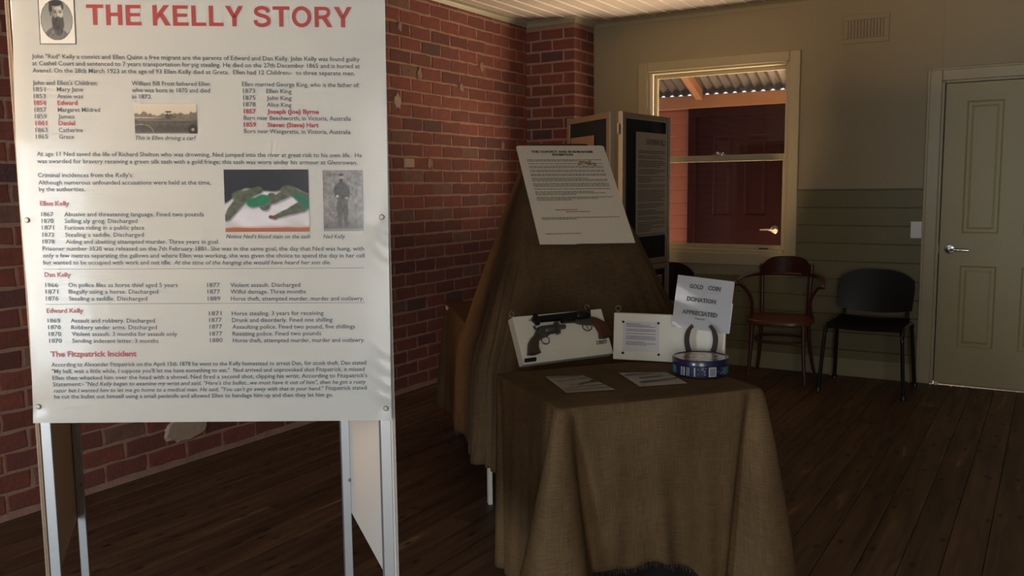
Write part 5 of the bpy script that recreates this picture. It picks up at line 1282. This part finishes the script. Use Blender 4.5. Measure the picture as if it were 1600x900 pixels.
# horseshoe standing prongs up on the lid, with the laminated sign behind it
hm = frame_mx((-1.070, 3.046, TT+0.001), 20.0, 2.0, 0)
hs = thing('horseshoe', 'dark iron horseshoe standing prongs up on the tin lid', 'horseshoe', hm)
def hp(a, r): return (r[0]*math.cos(a), 0.098+r[1]*math.sin(a)*(1.0 if math.sin(a) > 0 else 1.5))
bm = bmesh.new(); N = 40; o_pts = []; i_pts = []
for i in range(N+1):
    a = math.radians(124)+math.radians(292)*i/N
    taper = 1-0.35*smst(0.72, 1.0, abs(2*i/N-1))
    o_pts.append(hp(a, (0.060, 0.065))); i_pts.append(hp(a, (0.060-0.0185*taper, 0.065-0.018*taper)))
F_ = [[bm.verts.new((p[0], y, p[1])) for p in q] for q in (o_pts, i_pts) for y in (-0.0045, 0.0045)]
of, ob, jf, jb = F_
for i in range(N):
    bm.faces.new((of[i], of[i+1], jf[i+1], jf[i])); bm.faces.new((ob[i], jb[i], jb[i+1], ob[i+1])); bm.faces.new((of[i], ob[i], ob[i+1], of[i+1])); bm.faces.new((jf[i], jf[i+1], jb[i+1], jb[i]))
for i in (0, N): bm.faces.new((of[i], jf[i], jb[i], ob[i]))
obj('shoe', bm, M_RUST, hs)
dm = frame_mx((-1.172, 3.016, 0.8655), 27.0, 8.0, -7.3)
don = thing('donation_sign', 'shiny white sign reading GOLD COIN DONATION APPRECIATED behind the horseshoe', 'sign', dm)
bm = bmesh.new(); N = 26
V = [[bm.verts.new((0.205*i/N, -0.0035*math.sin(j/N*9+i/N*2.5)*(1-i/N)**1.5, 0.190*j/N)) for i in range(N+1)] for j in range(N+1)]
for j in range(N):
    for i in range(N): bm.faces.new((V[j][i], V[j][i+1], V[j+1][i+1], V[j+1][i]))
bmesh.ops.solidify(bm, geom=list(bm.faces), thickness=0.0012); obj('sleeve', bm, M_WPAPER, don, smooth=True)
bm = bmesh.new(); quadbox(bm, 0.11, 0.209, 0.0035, 0.0045, 0.001, 0.110); obj('second_sheet', bm, M_WPAPER, don)
text_obj('lettering', [(0.046, 0.148, 0.050, 0, 'GOLD', 0.0145, 0.0011, 0), (0.112, 0.149, 0.046, 0, 'COIN', 0.0145, 0.0011, 0), (0.042, 0.101, 0.104, 0, 'DONATION', 0.0145, 0.0011, 0), (0.030, 0.053, 0.128, 0, 'APPRECIATED', 0.0145, 0.0011, 0), (0.078, 0.038, 0.036, 0, 'Thank you', 0.0042, 0.0003, 0)], M_INK, don, -0.0042)
# grey clamp holding the sign: small bulldog clip at its lower edge
# ---------------------------------------------------------------- chairs
def sheet_back(W, H, bow, z0, ytop, N=20, Mz=12, topc=0.35, th=0.010, low=0.06):
    """a curved chair back shell: bowed across, rounded corners"""
    bm = bmesh.new(); V = []
    for j in range(Mz+1):
        t = j/Mz; row = []
        for i in range(N+1):
            s = 2*i/N-1
            zt = H*(1-topc*abs(s)**3.2); zb = low*(1-abs(s)**2.0)*-1.0
            z = zb+(zt-zb)*t
            wd = W/2*(1-0.05*(1-t)-0.03*smst(0.7, 1, t))
            row.append(bm.verts.new((s*wd, bow*(1-s*s)+ytop*t, z0+z)))
        V.append(row)
    for j in range(Mz):
        for i in range(N): bm.faces.new((V[j][i], V[j][i+1], V[j+1][i+1], V[j+1][i]))
    bmesh.ops.solidify(bm, geom=list(bm.faces), thickness=th); return bm
def black_chair(mx, label, group=None):
    t = thing('plastic_chair', label, 'chair', mx, group)
    obj('backrest', sheet_back(0.50, 0.265, 0.035, 0.525, 0.05, topc=0.26, low=0.028), M_BLACKPL, t, smooth=True)
    bm = bmesh.new(); V = []
    for j in range(13):
        row = []
        for i in range(17):
            s = 2*i/16-1; f = j/12; rr = 1-0.05*abs(2*f-1)**4
            row.append(bm.verts.new((s*0.235*rr, -0.25+0.43*f, 0.452+0.012*s*s-0.022*math.exp(-(f/0.08)**2)-0.008*math.sin(f*math.pi)+0.012*smst(0.8, 1, f))))
        V.append(row)
    for j in range(12):
        for i in range(16): bm.faces.new((V[j][i], V[j][i+1], V[j+1][i+1], V[j+1][i]))
    bmesh.ops.solidify(bm, geom=list(bm.faces), thickness=0.014); obj('seat', bm, M_BLACKPL, t, smooth=True)
    for s in (-1, 1):
        bm = bmesh.new(); tube(bm, smooth_path([(s*0.262, -0.235, 0.012), (s*0.248, -0.215, 0.25), (s*0.238, -0.195, 0.405), (s*0.236, -0.165, 0.445), (s*0.236, -0.10, 0.447)], 5), 0.0125, 10, flat=1.25); obj('leg', bm, M_BLACKMT, t, smooth=True)
        bm = bmesh.new(); tube(bm, smooth_path([(s*0.262, 0.235, 0.012), (s*0.250, 0.200, 0.25), (s*0.240, 0.17, 0.42), (s*0.237, 0.12, 0.447), (s*0.236, -0.10, 0.447)], 5), 0.0125, 10, flat=1.25); obj('leg', bm, M_BLACKMT, t, smooth=True)
        bm = bmesh.new(); tube(bm, smooth_path([(s*0.205, 0.10, 0.438), (s*0.205, 0.195, 0.445), (s*0.205, 0.225, 0.50), (s*0.205, 0.262, 0.62)], 5), 0.011, 10); bu = obj('back_upright', bm, M_BLACKMT, t, smooth=True)
        for y in (-0.236, 0.236):
            bm = bmesh.new(); lathe(bm, [(0.016, 0), (0.018, 0.004), (0.016, 0.03)], 12, Matrix.Translation((s*0.263, y, 0))); obj('foot', bm, M_BLACKPL, t)
    bm = bmesh.new(); tube(bm, [(-0.236, -0.17, 0.432), (0.236, -0.17, 0.432)], 0.010, 8); tube(bm, [(-0.236, 0.11, 0.432), (0.236, 0.11, 0.432)], 0.010, 8); obj('cross_tube', bm, M_BLACKMT, t)
    return t
# backrest must sit behind the seat: shells are bowed at local y around +0.19
def shift_part(t, name, dy):
    for c in t.children:
        if c.name.split('.')[0] == name: c.location.y += dy
c1 = black_chair(Matrix.Translation((-1.030, 6.245, 0)) @ Matrix.Rotation(math.radians(-1), 4, 'Z'), 'black plastic chair on tube legs beside the cream door', 'black plastic chairs along the back wall')
c2 = black_chair(Matrix.Translation((-2.58, 6.22, 0)) @ Matrix.Rotation(math.radians(-8), 4, 'Z'), 'black plastic chair mostly hidden behind the folding screen under the window', 'black plastic chairs along the back wall')
for c in (c1, c2): shift_part(c, 'backrest', 0.165)

def bentwood(mx):
    t = thing('bentwood_armchair', 'dark mahogany bentwood armchair standing under the window', 'chair', mx)
    # seat: rounded board with a raised hoop
    def hoop(W, D, n=40, k=0.62): return [(W*math.copysign(abs(math.cos(a))**k, math.cos(a)), D*math.copysign(abs(math.sin(a))**k, math.sin(a))) for a in [2*math.pi*i/n for i in range(n)]]
    bm = bmesh.new(); R = []
    for sc, z in ((0.96, 0.405), (1.0, 0.412), (1.0, 0.432), (0.97, 0.440), (0.80, 0.432), (0.4, 0.429)):
        R.append([bm.verts.new((x*sc, y*sc, z)) for x, y in hoop(0.225, 0.215)])
    for a, b in zip(R, R[1:]):
        for i in range(40): bm.faces.new((a[i], a[(i+1) % 40], b[(i+1) % 40], b[i]))
    bm.faces.new(R[0]); bm.faces.new(R[-1]); obj('seat', bm, M_SEATW, t, smooth=True)
    bm = bmesh.new(); tube(bm, [(x*0.78, y*0.78, 0.285) for x, y in hoop(0.225, 0.215, 32, 0.8)], 0.009, 8, closed=True); obj('stretcher_hoop', bm, M_BENT, t, smooth=True)
    for s in (-1, 1):
        bm = bmesh.new(); tube(bm, smooth_path([(s*0.195, -0.185, 0.0), (s*0.180, -0.170, 0.2), (s*0.172, -0.160, 0.41)], 5), [0.011+0.006*i/10 for i in range(11)], 10); obj('leg', bm, M_BENT, t, smooth=True)
        bm = bmesh.new(); tube(bm, smooth_path([(s*0.205, 0.265, 0.0), (s*0.178, 0.215, 0.18), (s*0.165, 0.185, 0.40), (s*0.165, 0.185, 0.56), (s*0.175, 0.215, 0.80)], 5), [0.011+0.004*min(1, i/10) for i in range(21)], 10); obj('leg', bm, M_BENT, t, smooth=True)
        # arm support: S curve from the seat side up to the arm
        bm = bmesh.new(); tube(bm, smooth_path([(s*0.215, 0.03, 0.42), (s*0.200, -0.01, 0.50), (s*0.205, -0.05, 0.58), (s*0.245, -0.10, 0.655), (s*0.285, -0.13, 0.685)], 6), 0.0115, 10); obj('arm_support', bm, M_BENT, t, smooth=True)
        bm = bmesh.new(); lathe(bm, [(0, -0.016), (0.020, -0.014), (0.024, 0), (0.020, 0.014), (0, 0.016)], 16, Matrix.Translation((s*0.292, -0.165, 0.690)) @ Matrix.Rotation(math.pi/2, 4, 'Y')); obj('arm_scroll', bm, M_BENT, t, smooth=True)
    pth = smooth_path([(-0.290, -0.165, 0.706), (-0.285, -0.05, 0.716), (-0.262, 0.07, 0.722), (-0.21, 0.17, 0.726), (-0.11, 0.225, 0.728), (0, 0.240, 0.728), (0.11, 0.225, 0.728), (0.21, 0.17, 0.726), (0.262, 0.07, 0.722), (0.285, -0.05, 0.716), (0.290, -0.165, 0.706)], 5)
    bm = bmesh.new(); tube(bm, pth, 0.0125, 10, flat=1.5); obj('arm_rail', bm, M_BENT, t, smooth=True)
    bm = bmesh.new(); V = []
    for j in range(9):
        row = []
        for i in range(25):
            a = math.radians(-52+104*i/24); s = 2*i/24-1
            row.append(bm.verts.new((0.225*math.sin(a), -0.015+0.25*math.cos(a)+0.03*j/8, 0.722+(0.135*(1-0.62*abs(s)**3.5))*j/8)))
        V.append(row)
    for j in range(8):
        for i in range(24): bm.faces.new((V[j][i], V[j][i+1], V[j+1][i+1], V[j+1][i]))
    bmesh.ops.solidify(bm, geom=list(bm.faces), thickness=0.014); obj('backrest', bm, M_BENT, t, smooth=True)
bentwood(Matrix.Translation((-1.630, 6.310, 0)) @ Matrix.Rotation(math.radians(6), 4, 'Z'))
